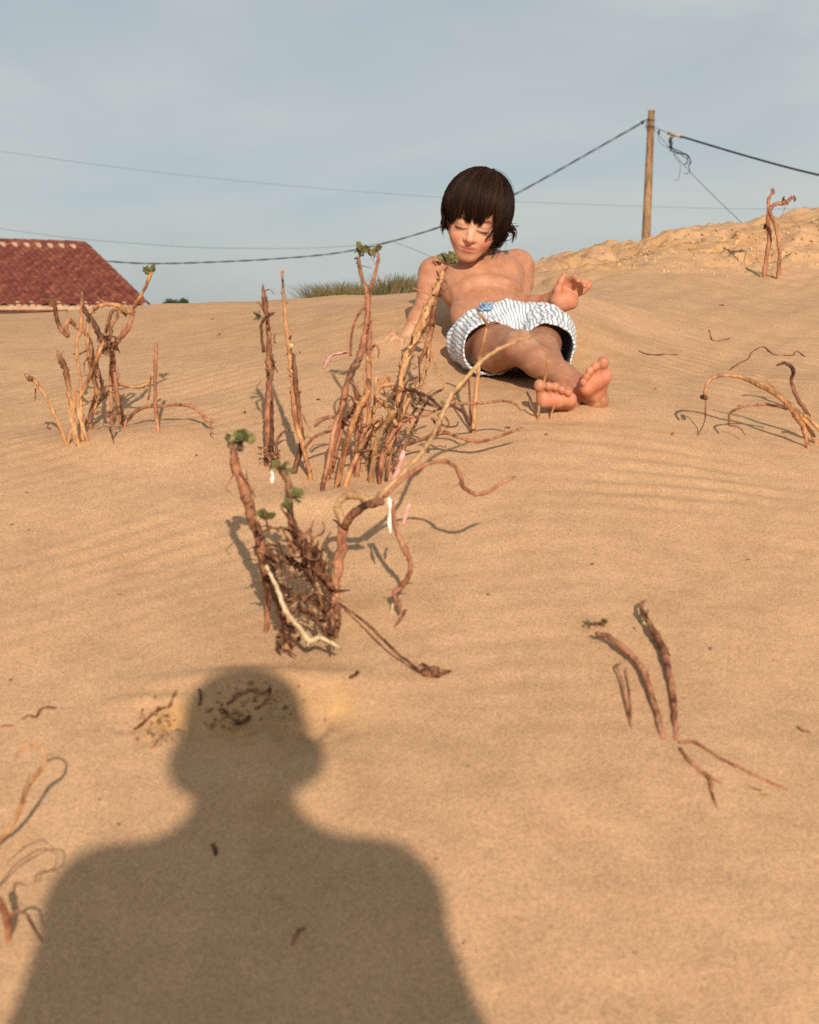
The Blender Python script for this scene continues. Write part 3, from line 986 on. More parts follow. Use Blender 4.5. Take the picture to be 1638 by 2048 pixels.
B2.stem([(742, 1640, 20), (722, 1420, 24), (702, 1220, 24), (684, 1010, 14)], 24, 'stem_brown', 'attach', dark=[(.2, 1, .35)], shred=24, dy=-.015)
B2.stem([(690, 1990, 24), (738, 1810, 26), (745, 1660, 24), (718, 1510, 22)], 25, 'stem_brown', dark=[(.2, .9, .5)], shred=16)
B2.stem([(600, 345, 9), (608, 325, 8)], 8, 'stem_tan', 'attach')
B2.stem([(590, 355, 8), (575, 325, 8)], 8, 'stem_tan', 'attach')
B2.tuft(658, 955, 26, 4, 'leaf_yellow')
B2.stem([(720, 1330, 20), (735, 1325, 12)], 14, 'stem_brown', 'attach')
B2.stem([(750, 1500, 9), (800, 1600, 7), (830, 1660, 5)], 6, 'stem_brown', 'attach')
B2.flush()

# C: forked stem with two leafy tips, D: leaning scaly stem in front of the boy's arm, E: tangle
zC = Zoom(660, 470, 4.18)
zE = Zoom(420, 460, 2.559)
C_ = Plant('dead_plant', zC(10, 1990), 'tall forked stem with a leaf tuft on each tip', 'plant', zC, seed=14)
C_.stem([(-30, 2050, 24), (50, 1700, 26), (100, 1450, 28), (130, 1280, 28), (180, 1150, 32), (232, 1050, 36), (280, 900, 32), (308, 720, 27), (318, 560, 28), (312, 490, 26)], 28, 'stem_red', dark=[(.45, .62, .75)], shred=18, dy=.04)
C_.stem([(312, 495, 22), (276, 380, 19), (248, 270, 18), (240, 190, 18)], 19, 'stem_brown', 'attach', dy=.04, shred=3)
C_.stem([(322, 500, 18), (350, 410, 16), (384, 300, 15), (402, 215, 15), (405, 140, 13)], 15, 'stem_red', 'attach', dy=.02, dark=[(.6, .8, .5)])
C_.tuft(268, 120, 75, 12, dy=.04); C_.tuft(392, 125, 62, 9, dy=.02, tilt=(.2, 0, 1)); C_.tuft(225, 190, 45, 4, 'bark', dy=.04, tilt=(-.8, 0, .4))
C_.stem([(320, 118, 8), (350, 128, 8)], 8, 'stem_brown', 'attach', dy=.03)
C_.stem([(290, 1700, 24), (318, 1450, 26), (322, 1230, 28), (320, 1000, 27), (330, 850, 28), (325, 700, 26), (318, 580, 20)], 27, 'stem_red', dy=.03, shred=16)
C_.stem([(170, 1010, 12), (180, 850, 11), (210, 720, 11), (265, 625, 13), (300, 600, 12)], 12, 'stem_red', 'attach', dy=-.02)
C_.stem([(340, 960, 13), (375, 920, 12), (408, 955, 11), (402, 1025, 9)], 11, 'stem_brown', 'attach', dy=-.02)
C_.stem([(300, 1010, 14), (330, 1060, 12), (365, 1000, 10)], 12, 'stem_tan', 'attach', dy=-.02)
C_.stem([(275, 1120, 9), (290, 1250, 9), (320, 1330, 9)], 8, 'stem_tan', 'attach', dy=-.02)
C_.stem([(400, 320, 4), (430, 355, 3)], 3, 'pink', 'attach', dy=0)
C_.flush()

D = Plant('dead_plant', zC(555, 1560), 'thick scaly leaning stem with a green leaf before the boy', 'plant', zC, seed=15)
D.stem([(545, 1700, 26), (570, 1480, 28), (590, 1250, 32), (615, 1110, 36), (660, 990, 40), (720, 860, 42), (782, 690, 38), (842, 560, 32), (890, 450, 26), (922, 380, 24), (945, 290, 24)], 32, 'stem_tan', dark=[(.68, .8, .25)], shred=70, dy=.06)
D.stem([(868, 590, 22), (850, 760, 26), (815, 900, 26), (780, 1000, 20), (745, 1080, 14)], 22, 'stem_red', 'attach', dy=.02, shred=14)
D.stem([(835, 900, 18), (820, 1040, 22), (785, 1170, 22), (750, 1290, 16)], 20, 'stem_tan', 'attach', dy=0, shred=14)
D.stem([(850, 960, 8), (880, 1080, 8), (908, 1172, 8), (942, 1165, 7)], 8, 'stem_tan', 'attach', dy=-.02)
D.stem([(925, 1180, 7), (958, 1260, 7), (992, 1335, 6)], 7, 'stem_tan', 'attach', dy=-.02)
D.stem([(742, 1010, 9), (746, 1110, 9), (752, 1240, 8)], 8, 'stem_brown', 'attach', dy=-.02, dark=[(0, 1, .7)])
D.stem([(600, 1400, 20), (590, 1280, 22), (625, 1150, 20)], 22, 'stem_pale', 'attach', dy=-.03)
D.stem([(935, 380, 10), (970, 390, 8), (985, 440, 7), (950, 470, 6)], 8, 'stem_brown', 'attach', dy=-.01)
D.stem([(890, 300, 8), (920, 350, 10), (965, 300, 7), (980, 270, 6)], 8, 'stem_brown', 'attach', dy=.04)
D.tuft(985, 205, 85, 12, dy=.06, spread=.9); D.tuft(880, 240, 38, 5, 'bark', dy=.06, tilt=(-.6, 0, .5))
D.stem([(930, 500, 14), (935, 530, 12)], 12, 'stem_brown', 'attach', dark=[(0, 1, .5)])
D.stem([(540, 1300, 22), (480, 1180, 18), (440, 1230, 16), (400, 1300, 14)], 16, 'stem_tan', 'attach', dy=-.03)
D.flush()

E = Plant('dead_plant', zE(760, 1290), 'dense tangle of broken orange stems in the middle of the dune', 'plant', zE, seed=16)
for pts, r_, mt in (([(575, 1335), (608, 1180), (640, 1000), (680, 900), (702, 800)], 14, 'stem_red'),
                    ([(650, 1320), (682, 1150), (720, 1020), (770, 900), (822, 820)], 18, 'stem_tan'),
                    ([(690, 1310), (740, 1180), (790, 1090), (830, 1020), (882, 965)], 16, 'stem_tan'),
                    ([(620, 1250), (650, 1100), (690, 980), (740, 900)], 14, 'stem_red'),
                    ([(752, 1262), (765, 1150), (785, 1000), (800, 860), (812, 760)], 18, 'stem_red'),
                    ([(820, 1290), (842, 1150), (852, 1080), (900, 1000), (942, 925)], 17, 'stem_pale'),
                    ([(868, 1300), (885, 1150), (930, 1050), (980, 985), (1042, 950)], 15, 'stem_red'),
                    ([(715, 1230), (770, 1120), (850, 1020), (930, 960), (1000, 900)], 13, 'stem_tan'),
                    ([(905, 1240), (925, 1120), (960, 1000), (965, 880)], 16, 'stem_tan'),
                    ([(840, 1230), (800, 1090), (820, 960), (870, 860)], 14, 'stem_tan')):
    E.stem(pts, r_, mt, dy=float(E.rs.uniform(-.05, .06)), wander=.01, shred=5)
E.stem([(900, 1235), (952, 1130), (1030, 1090), (1120, 1055), (1200, 1035), (1280, 1065), (1380, 1082), (1500, 1050), (1605, 1008, 6)], 10, 'stem_red', dy=-.02)
E.stem([(1010, 960), (1100, 950), (1180, 912), (1260, 890), (1400, 885), (1500, 875), (1560, 890), (1592, 925, 4)], 8, 'stem_red', 'attach', dy=.08)
E.stem([(960, 985), (980, 880), (1002, 820), (1060, 830), (1100, 880), (1165, 905)], 11, 'stem_brown', 'attach', dark=[(0, 1, .5)])
E.stem([(1070, 830), (1130, 862), (1190, 912), (1240, 900), (1302, 940), (1335, 1000)], 9, 'stem_brown', 'attach', dy=.05, dark=[(0, 1, .7)])
E.stem([(545, 1000), (582, 970), (645, 952)], 9, 'stem_brown', 'attach', dy=.02)
E.stem([(490, 1110), (530, 1062), (592, 1035), (645, 1018)], 9, 'stem_brown', 'attach', dy=.02)
E.stem([(960, 1000), (900, 905), (850, 842), (880, 800), (945, 788)], 13, 'stem_tan', 'attach')
E.stem([(660, 1180), (720, 1140), (800, 1130), (900, 1140), (1000, 1130)], 9, 'stem_brown', 'attach', dy=.03, dark=[(0, 1, .4)])
E.stem([(1170, 1035), (1195, 940), (1235, 850)], 9, 'stem_brown', 'attach', dy=.05)
E.curls((910, 810, 1100, 1000), 12, 110, 5, 'stem_brown')
E.curls((840, 850, 1110, 1060), 6, 160, 6, 'stem_tan')
for i in range(7):
    x0 = E.rs.uniform(610, 940); x1 = x0 + E.rs.uniform(-30, 190); y1 = E.rs.uniform(780, 1010)
    E.stem([(x0, E.rs.uniform(1180, 1300)), (x0 * .6 + x1 * .4 + E.rs.normal() * 15, 1110), (x1, y1), (x1 + E.rs.normal() * 40, y1 - E.rs.uniform(10, 70))], float(E.rs.uniform(6, 11)), str(E.rs.choice(['stem_tan', 'stem_red', 'stem_brown'])), dy=float(E.rs.uniform(-.05, .06)), wander=.012, twigs=2)
E.curls((620, 950, 860, 1200), 6, 140, 6, 'stem_brown')
E.curls((1130, 880, 1330, 1000), 6, 100, 6, 'stem_brown')
E.mass((880, 820, 1080, 1040), 24, .018, .004)
E.mass((690, 860, 800, 1000), 24, .022, .005, along=(.3, 1))
E.tuft(1190, 890, 22, 4); E.tuft(955, 1140, 30, 4)

# H: thin upright stem in front of the boy's thigh; twigs by his foot
Hh = Plant('dead_plant', zE(1345, 1040), 'thin upright twig with a crooked tip before the striped shorts', 'plant', zE, seed=17)
Hh.stem([(1348, 1040, 14), (1356, 900, 14), (1370, 760, 13), (1382, 650, 12), (1402, 560, 11), (1416, 485, 10), (1392, 442, 10), (1368, 425, 8)], 13, 'stem_tan', dark=[(.75, 1, .5)], dy=.02)
Hh.stem([(1336, 1035, 8), (1330, 870, 8), (1325, 760, 6)], 8, 'stem_brown')
zF = Zoom(880, 600, 4.55)
for pts, r_, mt, lab in (([(890, 1090), (910, 900), (950, 740), (985, 570), (992, 525, 5)], 13, 'stem_tan', 'slim straw coloured twig standing before the left foot toes'),
                         ([(872, 1065), (842, 990), (808, 905)], 10, 'stem_brown', 'short dark twig leaning left beside the left foot'),
                         ([(1000, 1085), (1040, 960), (1082, 870)], 9, 'stem_tan', 'short pale twig leaning across the left foot sole')):
    T_ = Plant('twig', zF(*pts[0][:2]), lab, 'twig', zF, group='twigs standing by the feet', seed=18)
    T_.stem(pts, r_, mt, dy=-.01)

# G: foreground red stem and its long pale branch
zG = Zoom(420, 840, 2.559)
G_ = Plant('dead_plant', zG(640, 985), 'smooth red foreground stem with long pale branch reaching to the boy', 'plant', zG, seed=19)
up3 = lambda x, y: (x, y - (840 - 460) * 2.559)     # a point measured on the upper enlargement
G_.stem([(640, 985, 26), (640, 850, 30), (664, 700, 33), (680, 570, 34), (684, 515, 34)], 32, 'stem_red', dy=.01, lump=.03)
G_.stem([(682, 530, 26), (652, 450, 24), (680, 402, 22), (740, 382, 26), (800, 408, 28), (850, 405, 26), (892, 368, 22), (950, 310, 18), (1040, 218, 16), (1130, 100, 14), (1172, 10, 14), up3(1192, 940) + (15,), up3(1232, 850) + (14,), up3(1300, 770) + (13,), up3(1372, 690) + (14,), up3(1420, 645) + (13,), up3(1500, 600) + (12,), up3(1600, 560) + (11,), up3(1662, 530) + (8,)],
        18, 'stem_pale', 'attach', dy=[0, .02, .05, .1, .16], wander=.006, n=110, lump=.05, label='long pale bare branch')
G_.stem([(690, 540, 28), (722, 490, 26), (782, 445, 26), (840, 425, 28), (890, 420, 22)], 24, 'stem_brown', 'attach', dy=-.02, dark=[(.5, 1, .4)])
G_.stem([(1230, 850 - 972, 14), (1290, 800 - 972, 12), (1345, 720 - 972, 9)], 10, 'stem_brown', 'attach', dy=[.09, .11])
G_.stem([(895, 390, 14), (1000, 290, 13), (1100, 230, 12), (1190, 210, 12), (1250, 235, 13), (1282, 290, 14), (1302, 350, 15), (1380, 380, 14), (1460, 345, 13), (1530, 300, 11), (1567, 290, 7)], 12, 'stem_red', 'attach', dy=[.0, .02, .03, .03], n=60)
G_.stem([(930, 420, 14), (945, 540, 16), (992, 650, 18), (1022, 720, 15), (1020, 790, 15), (982, 850, 18), (942, 885, 15), (968, 945, 14), (975, 990, 9)], 15, 'stem_red', 'attach', dy=[0, -.03, -.06], dark=[(.45, .55, .4), (.75, 1, .4)], shred=8)
G_.stem([(945, 890, 9), (930, 980, 9), (915, 1080, 6)], 8, 'stem_cream', 'attach', dy=-.02)
G_.stem([(1000, 980, 10), (970, 1030, 9), (940, 1065, 7)], 8, 'stem_brown', 'lie')
G_.flush()
KN = Plant('twig', zG(660, 950), 'long thin twig ending in a dark knob on open sand', 'twig', zG, seed=20)
KN.stem([(660, 945, 9), (760, 1012, 9), (850, 1090, 9), (950, 1190, 9), (1050, 1272, 10), (1095, 1300, 12)], 9, 'stem_brown', 'lie')
KN.stem([(1085, 1295, 14), (1105, 1305, 30), (1130, 1310, 38), (1155, 1308, 30), (1168, 1302, 10)], 9, 'bark', 'lie', name='knob', lump=.15, shred=12)
KN.stem([(690, 975, 5), (800, 1080, 5), (900, 1180, 5), (1000, 1250, 4)], 5, 'stem_brown', 'lie')
KN.flush()

# F: foreground matted clump
Fg = Plant('dead_plant', zG(400, 1180), 'shaggy foreground clump of shredded bark with green leaf tufts', 'plant', zG, seed=21)
Fg.stem([(405, 1175, 22), (372, 1000, 26), (310, 800, 34), (245, 580, 34), (202, 450, 33), (170, 340, 33), (132, 240, 27), (122, 165, 20), (112, 125, 18)], 30, 'stem_red', dark=[(.5, .6, .4), (.85, .95, .5)], shred=26, dy=.02)
Fg.tuft(165, 92, 60, 12, dy=.02); Fg.tuft(92, 92, 40, 6, 'leaf', dy=.02, tilt=(-.5, 0, .8))
Fg.stem([(150, 150, 14), (158, 110, 12)], 12, 'stem_brown', 'attach', dy=.02)
Fg.stem([(600, 880, 34), (560, 765, 38), (480, 645, 38), (432, 560, 30), (412, 480, 22), (402, 330, 21), (368, 265, 20), (345, 225, 12)], 30, 'stem_brown', 'attach', dy=.02, shred=34)
Fg.tuft(358, 240, 55, 8, dy=.02); Fg.tuft(425, 385, 55, 8, dy=.01); Fg.tuft(395, 440, 55, 8, dy=-.01); Fg.tuft(258, 490, 50, 6, dy=-.02); Fg.tuft(315, 500, 40, 4, dy=-.02)
Fg.stem([(290, 1080, 18), (296, 950, 18), (280, 800, 20), (238, 650, 20)], 18, 'stem_red')
Fg.stem([(400, 1180, 15), (396, 1050, 14), (390, 950, 12)], 14, 'stem_tan', dy=-.02)
Fg.stem([(285, 745, 11), (340, 855, 13), (392, 985, 16), (452, 1055, 15), (510, 1130, 16), (560, 1112, 14), (620, 1142, 13), (665, 1165, 7)], 16, 'stem_cream', 'attach', dy=[-.05, -.07, -.07, -.07], n=60, lump=.05, label='bare cream coloured stick')
Fg.stem([(505, 1120, 13), (500, 1162, 8)], 10, 'stem_cream', 'attach', dy=-.01)
Fg.stem([(650, 940, 22), (655, 1050, 18), (632, 1112, 16), (600, 1092, 14), (588, 1060, 10)], 14, 'stem_brown', 'attach', dy=-.03, shred=12)
Fg.stem([(400, 940, 16), (480, 900, 14), (560, 950, 16), (600, 1020, 14), (640, 1080, 12)], 14, 'stem_brown', 'attach', dy=-.04, shred=12)
Fg.stem([(125, 270, 5), (92, 330, 4), (82, 355, 4), (112, 372, 4)], 4, 'stem_brown', 'attach')
Fg.stem([(150, 260, 5), (200, 330, 4), (232, 400, 4)], 4, 'stem_brown', 'attach')
Fg.stem([(320, 700, 22), (400, 720, 22), (480, 760, 24), (540, 830, 22)], 20, 'stem_brown', 'attach', dy=-.02, shred=16, dark=[(0, 1, .5)])
Fg.curls((230, 560, 600, 860), 16, 150, 7, 'stem_brown', dys=(-.05, .03))
Fg.curls((380, 860, 640, 1060), 9, 130, 6, 'stem_brown', dys=(-.06, .0))
Fg.mass((220, 560, 560, 860), 46, .034, .0048, (-.04, .03), poly=[(540, 260, 90), (650, 285, 110), (760, 320, 110), (880, 350, 90)], along=(.3, 1))
Fg.mass((220, 560, 560, 860), 56, .036, .0048, (-.04, .04), poly=[(540, 430, 90), (650, 480, 130), (760, 540, 130), (900, 610, 100)], along=(.55, 1))
Fg.mass((300, 640, 560, 800), 16, .03, .0045, (-.03, .03), along=(1, .4))
Fg.mass((380, 860, 640, 960), 30, .024, .005, (-.06, .0), along=(1, .3))
Fg.mass((560, 930, 660, 1100), 34, .022, .005, (-.06, -.02), along=(.3, 1))
Fg.mass((340, 940, 450, 1180), 50, .016, .005, (-.05, .01), along=(.1, 1))

# J: arching stems at the right edge
zJ = Zoom(1100, 660, 3.045)
J = Plant('dead_plant', zJ(1590, 705), 'arching dry stems bending left at the right edge of the sand', 'plant', zJ, seed=22)
J.stem([(1572, 720, 18), (1550, 620, 18), (1510, 540, 18), (1440, 450, 17), (1360, 380, 17), (1260, 330, 15), (1180, 292, 14), (1080, 276, 13), (1000, 287, 12), (955, 330, 11), (940, 400, 11)], 15, 'stem_tan', dark=[(.45, .62, .6), (.8, 1, .3)], n=60, shred=6, dy=-.03)
J.stem([(930, 408, 18), (950, 412, 16)], 16, 'stem_brown', 'attach', dark=[(0, 1, .6)], dy=-.03)
J.stem([(948, 412, 5), (946, 500, 5), (940, 560, 4), (902, 640, 4)], 4, 'stem_brown', 'attach', dy=-.03)
J.stem([(1620, 692, 17), (1570, 580, 17), (1500, 490, 16), (1420, 420, 15), (1340, 352, 13), (1240, 312, 10)], 14, 'stem_tan', dark=[(.5, .8, .5)], n=50)
J.stem([(1445, 482, 12), (1400, 467, 11), (1300, 452, 10), (1200, 462, 9), (1120, 490, 9), (1092, 520, 9), (1090, 582, 8)], 9, 'stem_red', 'attach', dark=[(0, .12, .8)], dy=-.03)
J.stem([(1090, 582, 4), (1150, 592, 4), (1190, 642, 4)], 4, 'stem_brown', 'attach', dy=-.03)
J.stem([(1655, 620, 16), (1575, 535, 14), (1545, 520, 12)], 14, 'stem_tan', 'attach')
J.stem([(1360, 350, 5), (1300, 290, 4), (1220, 272, 4)], 4, 'stem_tan', 'attach')
J.flush()
J2 = Plant('dead_plant', zJ(1575, 525), 'thin dark hooked strand behind the arching stems', 'plant', zJ, seed=23)
J2.stem([(1575, 525, 15), (1510, 420, 14), (1470, 315, 13), (1482, 245, 14), (1435, 202, 12), (1380, 215, 8)], 13, 'stem_brown', dark=[(0, 1, .35)])  # thin dark brown tube hooked over at the top
J2.stem([(1482, 245, 8), (1495, 265, 5)], 6, 'stem_brown', 'attach')
for pts, lab in (([(1090, 245), (1150, 205), (1205, 178), (1235, 132), (1300, 105), (1360, 150), (1420, 155), (1480, 156), (1502, 130), (1555, 165)], 'long thin root lying on sand above the arching stems'),
                 ([(968, 5), (990, 65), (1040, 66), (1095, 52)], 'short bent root lying on sand below the bank'),
                 ([(540, 130), (600, 152), (700, 150), (775, 152)], 'faint thin root half buried right of the boy')):
    T_ = Plant('root', zJ(*pts[0]), lab, 'root', zJ, seed=24)
    T_.stem(pts, 4.5, 'stem_brown', 'lie')

# K: right foreground twigs
zK = Zoom(1100, 1180, 3.045)
K = Plant('dead_plant', zK(720, 910), 'pair of thick leaning stems alone on the right foreground sand', 'plant', zK, seed=25)
K.stem([(692, 912, 22), (640, 740, 24), (592, 600, 24), (530, 492, 26), (440, 420, 27), (350, 352, 26), (270, 335, 14)], 25, 'stem_red', 'lie', dark=[(.7, 1, .4)], shred=8, lift=(-.003, .008, .014, .016))
K.stem([(765, 912, 22), (752, 700, 24), (722, 530, 26), (682, 400, 32), (628, 310, 34), (572, 222, 24), (552, 165, 18), (578, 135, 12)], 25, 'stem_red', 'lie', dark=[(.5, .95, .35)], shred=20, lift=(-.003, .008, .014, .018))
K.tuft(590, 145, 40, 6, 'leaf', Y=gp(*zK(590, 160))[1] - .03); K.tuft(572, 205, 24, 4, 'leaf_yellow', Y=gp(*zK(572, 215))[1] - .05)
K.flush()
K2 = Plant('twig', zK(495, 855), 'thin bent twig left of the leaning stems', 'twig', zK, seed=26)
K2.stem([(497, 855, 12), (480, 780, 10), (432, 570, 9), (405, 512, 9), (445, 490, 7)], 9, 'stem_red', 'lie', lift=(-.005, .008, .012))
K2.stem([(492, 810, 8), (482, 620, 8), (462, 500, 6)], 8, 'stem_red', 'lie', lift=(-.003, .006))
K3 = Plant('root', zK(800, 930), 'forked roots lying on sand below the leaning stems', 'root', zK, seed=27)
K3.stem([(785, 935, 12), (870, 932, 14), (960, 980, 13), (1060, 1042, 12), (1200, 1110, 11), (1330, 1170, 10), (1462, 1226, 6)], 12, 'stem_red', 'lie')
K3.stem([(790, 970, 14), (850, 1050, 15), (930, 1120, 15), (972, 1162, 14), (985, 1240, 12), (1015, 1325, 7)], 13, 'stem_red', 'lie')
K3.stem([(940, 1112, 11), (990, 1150, 9), (1045, 1182, 6)], 9, 'stem_red', 'lie')
K4 = Plant('leaf_sprig', zK(290, 215), 'small dark green leaf sprig lying on sand at right', 'leaf', zK, seed=28)
K4.tuft(240, 195, 50, 3, tilt=(-1, 0, .4)); K4.tuft(300, 220, 45, 4, 'bark', tilt=(0, -.5, .5)); K4.tuft(335, 195, 45, 3, tilt=(1, 0, .4))
K4.stem([(240, 205, 6), (300, 225, 6), (345, 200, 5)], 6, 'stem_brown', 'lie')
K5 = Plant('petal', zK(1290, 1240), 'pale yellow dried petal on sand at lower right', 'leaf', zK, seed=29)
K5.tuft(1290, 1245, 60, 4, 'leaf_yellow', tilt=(.7, -.4, .3))
K5.stem([(1210, 1195, 6), (1250, 1215, 7), (1290, 1225, 6)], 6, 'stem_red', 'lie')

# L: curling stems at the left edge
zL = Zoom(0, 1400, 3.94)
L1 = Plant('dead_plant', zL(-40, 1150), 'orange looping stem curling up at the left foreground edge', 'plant', zL, seed=30)
L1.stem([(-60, 1190, 19), (0, 1105, 19), (80, 1010, 19), (150, 880, 20), (200, 740, 19), (250, 640, 20), (330, 545, 19), (358, 470, 15), (340, 392, 12), (262, 350, 11), (180, 372, 12), (122, 448, 11), (102, 490, 7)], 16, 'stem_tan', dark=[(.5, .62, .15), (.88, 1, .25)], n=70, lump=.05, dy=[0, -.03, -.05])
L1.stem([(95, 520, 6), (50, 650, 5), (10, 800, 5), (-10, 850, 6)], 5, 'stem_pale', 'attach', dy=-.04)
L2 = Plant('dead_plant', zL(-40, 1500), 'thin brown looped tendril at left edge beside the shadow', 'plant', zL, seed=31)
L2.stem([(-40, 1500, 8), (0, 1450, 8), (120, 1300, 8), (230, 1220, 8), (320, 1175, 7), (420, 1190, 6), (445, 1260, 5), (420, 1330, 5), (300, 1370, 5), (275, 1435, 8)], 6, 'stem_brown', dy=-.03)
L2.stem([(0, 1280, 7), (120, 1150, 6), (230, 1095, 5), (300, 1130, 5)], 5, 'stem_tan', 'attach', dy=-.02)
L3 = Plant('dead_plant', zL(60, 1900), 'stout broken red stub at the lower left edge', 'plant', zL, seed=32)
L3.stem([(60, 1900, 26), (70, 1800, 36), (45, 1690, 40), (0, 1600, 36), (-60, 1540, 30)], 34, 'stem_red', dy=-.03, shred=8)
L3.stem([(70, 1700, 14), (140, 1665, 14), (210, 1690, 13), (260, 1780, 14), (340, 1910, 12)], 14, 'stem_brown', 'attach', dy=[-.02, -.05], dark=[(.4, 1, .4)])
L3.flush()

# N: lone two-legged stem before the right bank
zN = Zoom(1140, 180, 3.289)
Nn = Plant('dead_plant', zN(1275, 1232), 'lone forked reddish stem standing before the crumbling bank', 'plant', zN, seed=33)
Nn.stem([(1275, 1235, 17), (1290, 1120, 17), (1310, 980, 18), (1302, 880, 16), (1308, 800, 16), (1318, 780, 16), (1345, 752, 15), (1395, 742, 14), (1425, 738, 15), (1455, 712, 13), (1468, 700, 11)], 16, 'stem_red', n=50)
Nn.stem([(1368, 1245, 14), (1378, 1100, 14), (1372, 1000, 13), (1352, 900, 13), (1325, 830, 13), (1312, 795, 13)], 14, 'stem_red', n=40)
Nn.stem([(1310, 790, 13), (1304, 740, 12), (1318, 695, 11), (1335, 675, 11), (1328, 652, 9)], 12, 'stem_red', 'attach')
Nn.stem([(1468, 700, 12), (1482, 718, 8), (1472, 732, 5)], 8, 'stem_brown', 'attach'); Nn.stem([(1408, 742, 10), (1402, 715, 8), (1412, 700, 4)], 8, 'stem_brown', 'attach')
Nn.stem([(1328, 660, 9), (1338, 650, 5), (1346, 684, 3)], 6, 'stem_brown', 'attach')
Nn.stem([(1420, 760, 4), (1405, 800, 4), (1382, 860, 4), (1370, 900, 3)], 4, 'stem_pale', 'attach')
Nn.stem([(1285, 890, 12), (1278, 915, 8)], 10, 'stem_brown', 'attach', dark=[(0, 1, .8)])
Nn.mass((1402, 725, 1440, 760), 10, .01, .006)

# ------------------------------------------------------------------ strips of plastic and bits on the sand
def strip(name, pts, wpx, mat, label, zoom, Y=None, lie=False, group=None):
    W = [gp(*zoom(*p)) + [0, 0, .004] for p in pts] if lie else [P(*zoom(*p), Y) for p in pts]
    C = catmull(W, 14)
    sc = C[0][1] / F / zoom.s
    T = np.gradient(C, axis=0); T /= np.linalg.norm(T, axis=1)[:, None]
    ref = np.array([0, 0, 1.0]) if lie else np.array([0.2, 1.0, 0])
    s_ = np.cross(T, ref); s_ /= np.linalg.norm(s_, axis=1)[:, None]
    nn = np.cross(s_, T)
    V, Fc = [], []
    for i in range(14):
        hw = wpx * sc * .5 * (0.7 + .3 * math.sin(i * .9)) * (0.4 if i in (0, 13) else 1)
        fold = .35 * hw * math.sin(i * 1.7)
        V += [C[i] - s_[i] * hw + nn[i] * fold, C[i] + nn[i] * hw * .3, C[i] + s_[i] * hw - nn[i] * fold]
    for i in range(13):
        for k in range(2): Fc.append((3 * i + k, 3 * i + k + 1, 3 * i + k + 4, 3 * i + k + 3))
    me = mesh(name, V, Fc)
    o = link(name, me, M[mat])
    so = o.modifiers.new('thick', 'SOLIDIFY'); so.thickness = 0.0012
    tag(o, label, 'plastic strip', group)


strip('plastic_strip', [(915, 395), (922, 450), (918, 520), (925, 585)], 24, 'white', 'white plastic strip hanging under the red branch', zG, G_.Y - .02)
strip('plastic_strip', [(1025, 430), (1005, 470), (990, 540)], 22, 'pink', 'pink plastic strip beside the hanging white one', zG, G_.Y - .03)
strip('plastic_strip', [(322, 258), (320, 290), (316, 328)], 24, 'white', 'tiny white plastic strip behind the shaggy foreground clump', zG, Fg.Y + .03)
strip('plastic_strip', [(992, 1125), (965, 1220), (925, 1310)], 26, 'pink', 'long pink strip caught low in the orange tangle', zE, E.Y - .06)
strip('plastic_strip', [(712, 632), (650, 640), (612, 655), (598, 680), (585, 715)], 26, 'pink', 'salmon pink plastic scrap lying on the upper dune', zE, lie=True)

rs = np.random.default_rng(77)
ZI = Zoom(0, 0, 1)
def bit(name, pts, r, mat, label, cat, group=None, extra=0):
    p_ = Plant(name, pts[0], label, cat, ZI, group, seed=int(rs.integers(1e6)))
    p_.stem(pts, r, mat, 'lie', n=5 * len(pts), lump=.18, shred=extra)
    p_.flush()
bit('twig', [(45, 1440), (58, 1432), (72, 1436), (80, 1422), (92, 1416), (112, 1418)], 3.2, 'stem_brown', 'crooked dark twig scrap on sand at left', 'twig', extra=6)
bit('root', [(268, 1462), (285, 1448), (300, 1436), (318, 1422), (340, 1412), (352, 1384)], 4, 'stem_brown', 'frayed roots poking from the crust left of shadow head', 'root', extra=26)
bit('root', [(300, 1500), (312, 1488), (330, 1470), (345, 1480)], 3, 'stem_brown', 'small broken root left of the shadow head', 'root', extra=10)
bit('root', [(445, 1420), (458, 1432), (470, 1448), (488, 1446), (500, 1432)], 4.5, 'bark', 'dark root curl inside the head of the shadow', 'root', extra=8)
bit('root', [(455, 1410), (478, 1392), (500, 1382), (525, 1388), (540, 1378), (534, 1400), (515, 1420)], 3.2, 'stem_brown', 'thin root loop inside the top of the shadow head', 'root', extra=6)
bit('twig', [(398, 1380), (402, 1398), (399, 1412)], 3.5, 'stem_brown', 'short dark stub inside the left of the shadow head', 'twig')
bit('twig', [(0, 1456), (12, 1452), (28, 1453)], 2.6, 'stem_red', 'short reddish twig touching the left edge', 'twig')
bit('twig', [(585, 1890), (598, 1862), (610, 1858)], 3.5, 'stem_red', 'small reddish scrap inside the chest of the shadow', 'twig')
bit('twig', [(425, 1690), (430, 1700), (432, 1712)], 5, 'stem_brown', 'small dark scrap inside the neck of the shadow', 'twig')
bit('twig', [(1595, 1455), (1604, 1462), (1622, 1466)], 2.6, 'stem_brown', 'short brown twig near the right edge', 'twig')
bit('twig', [(700, 1358), (710, 1352), (716, 1346)], 4, 'bark', 'small brown scrap right of the shadow head', 'twig')
SMALL = [(238, 1650), (200, 1600), (560, 1800), (938, 1532), (1080, 1552), (1265, 1905), (20, 1362), (395, 912), (1478, 812), (1310, 780),
         (95, 856), (140, 640), (420, 640), (440, 668), (600, 705), (640, 800), (690, 800), (490, 825), (50, 985), (20, 1050), (60, 1060), (245, 1190),
         (1440, 610), (1010, 856), (1090, 870), (1345, 868), (925, 1888), (1160, 1700), (870, 1720), (1420, 1300), (1500, 1120), (1180, 1130), (980, 1190)]
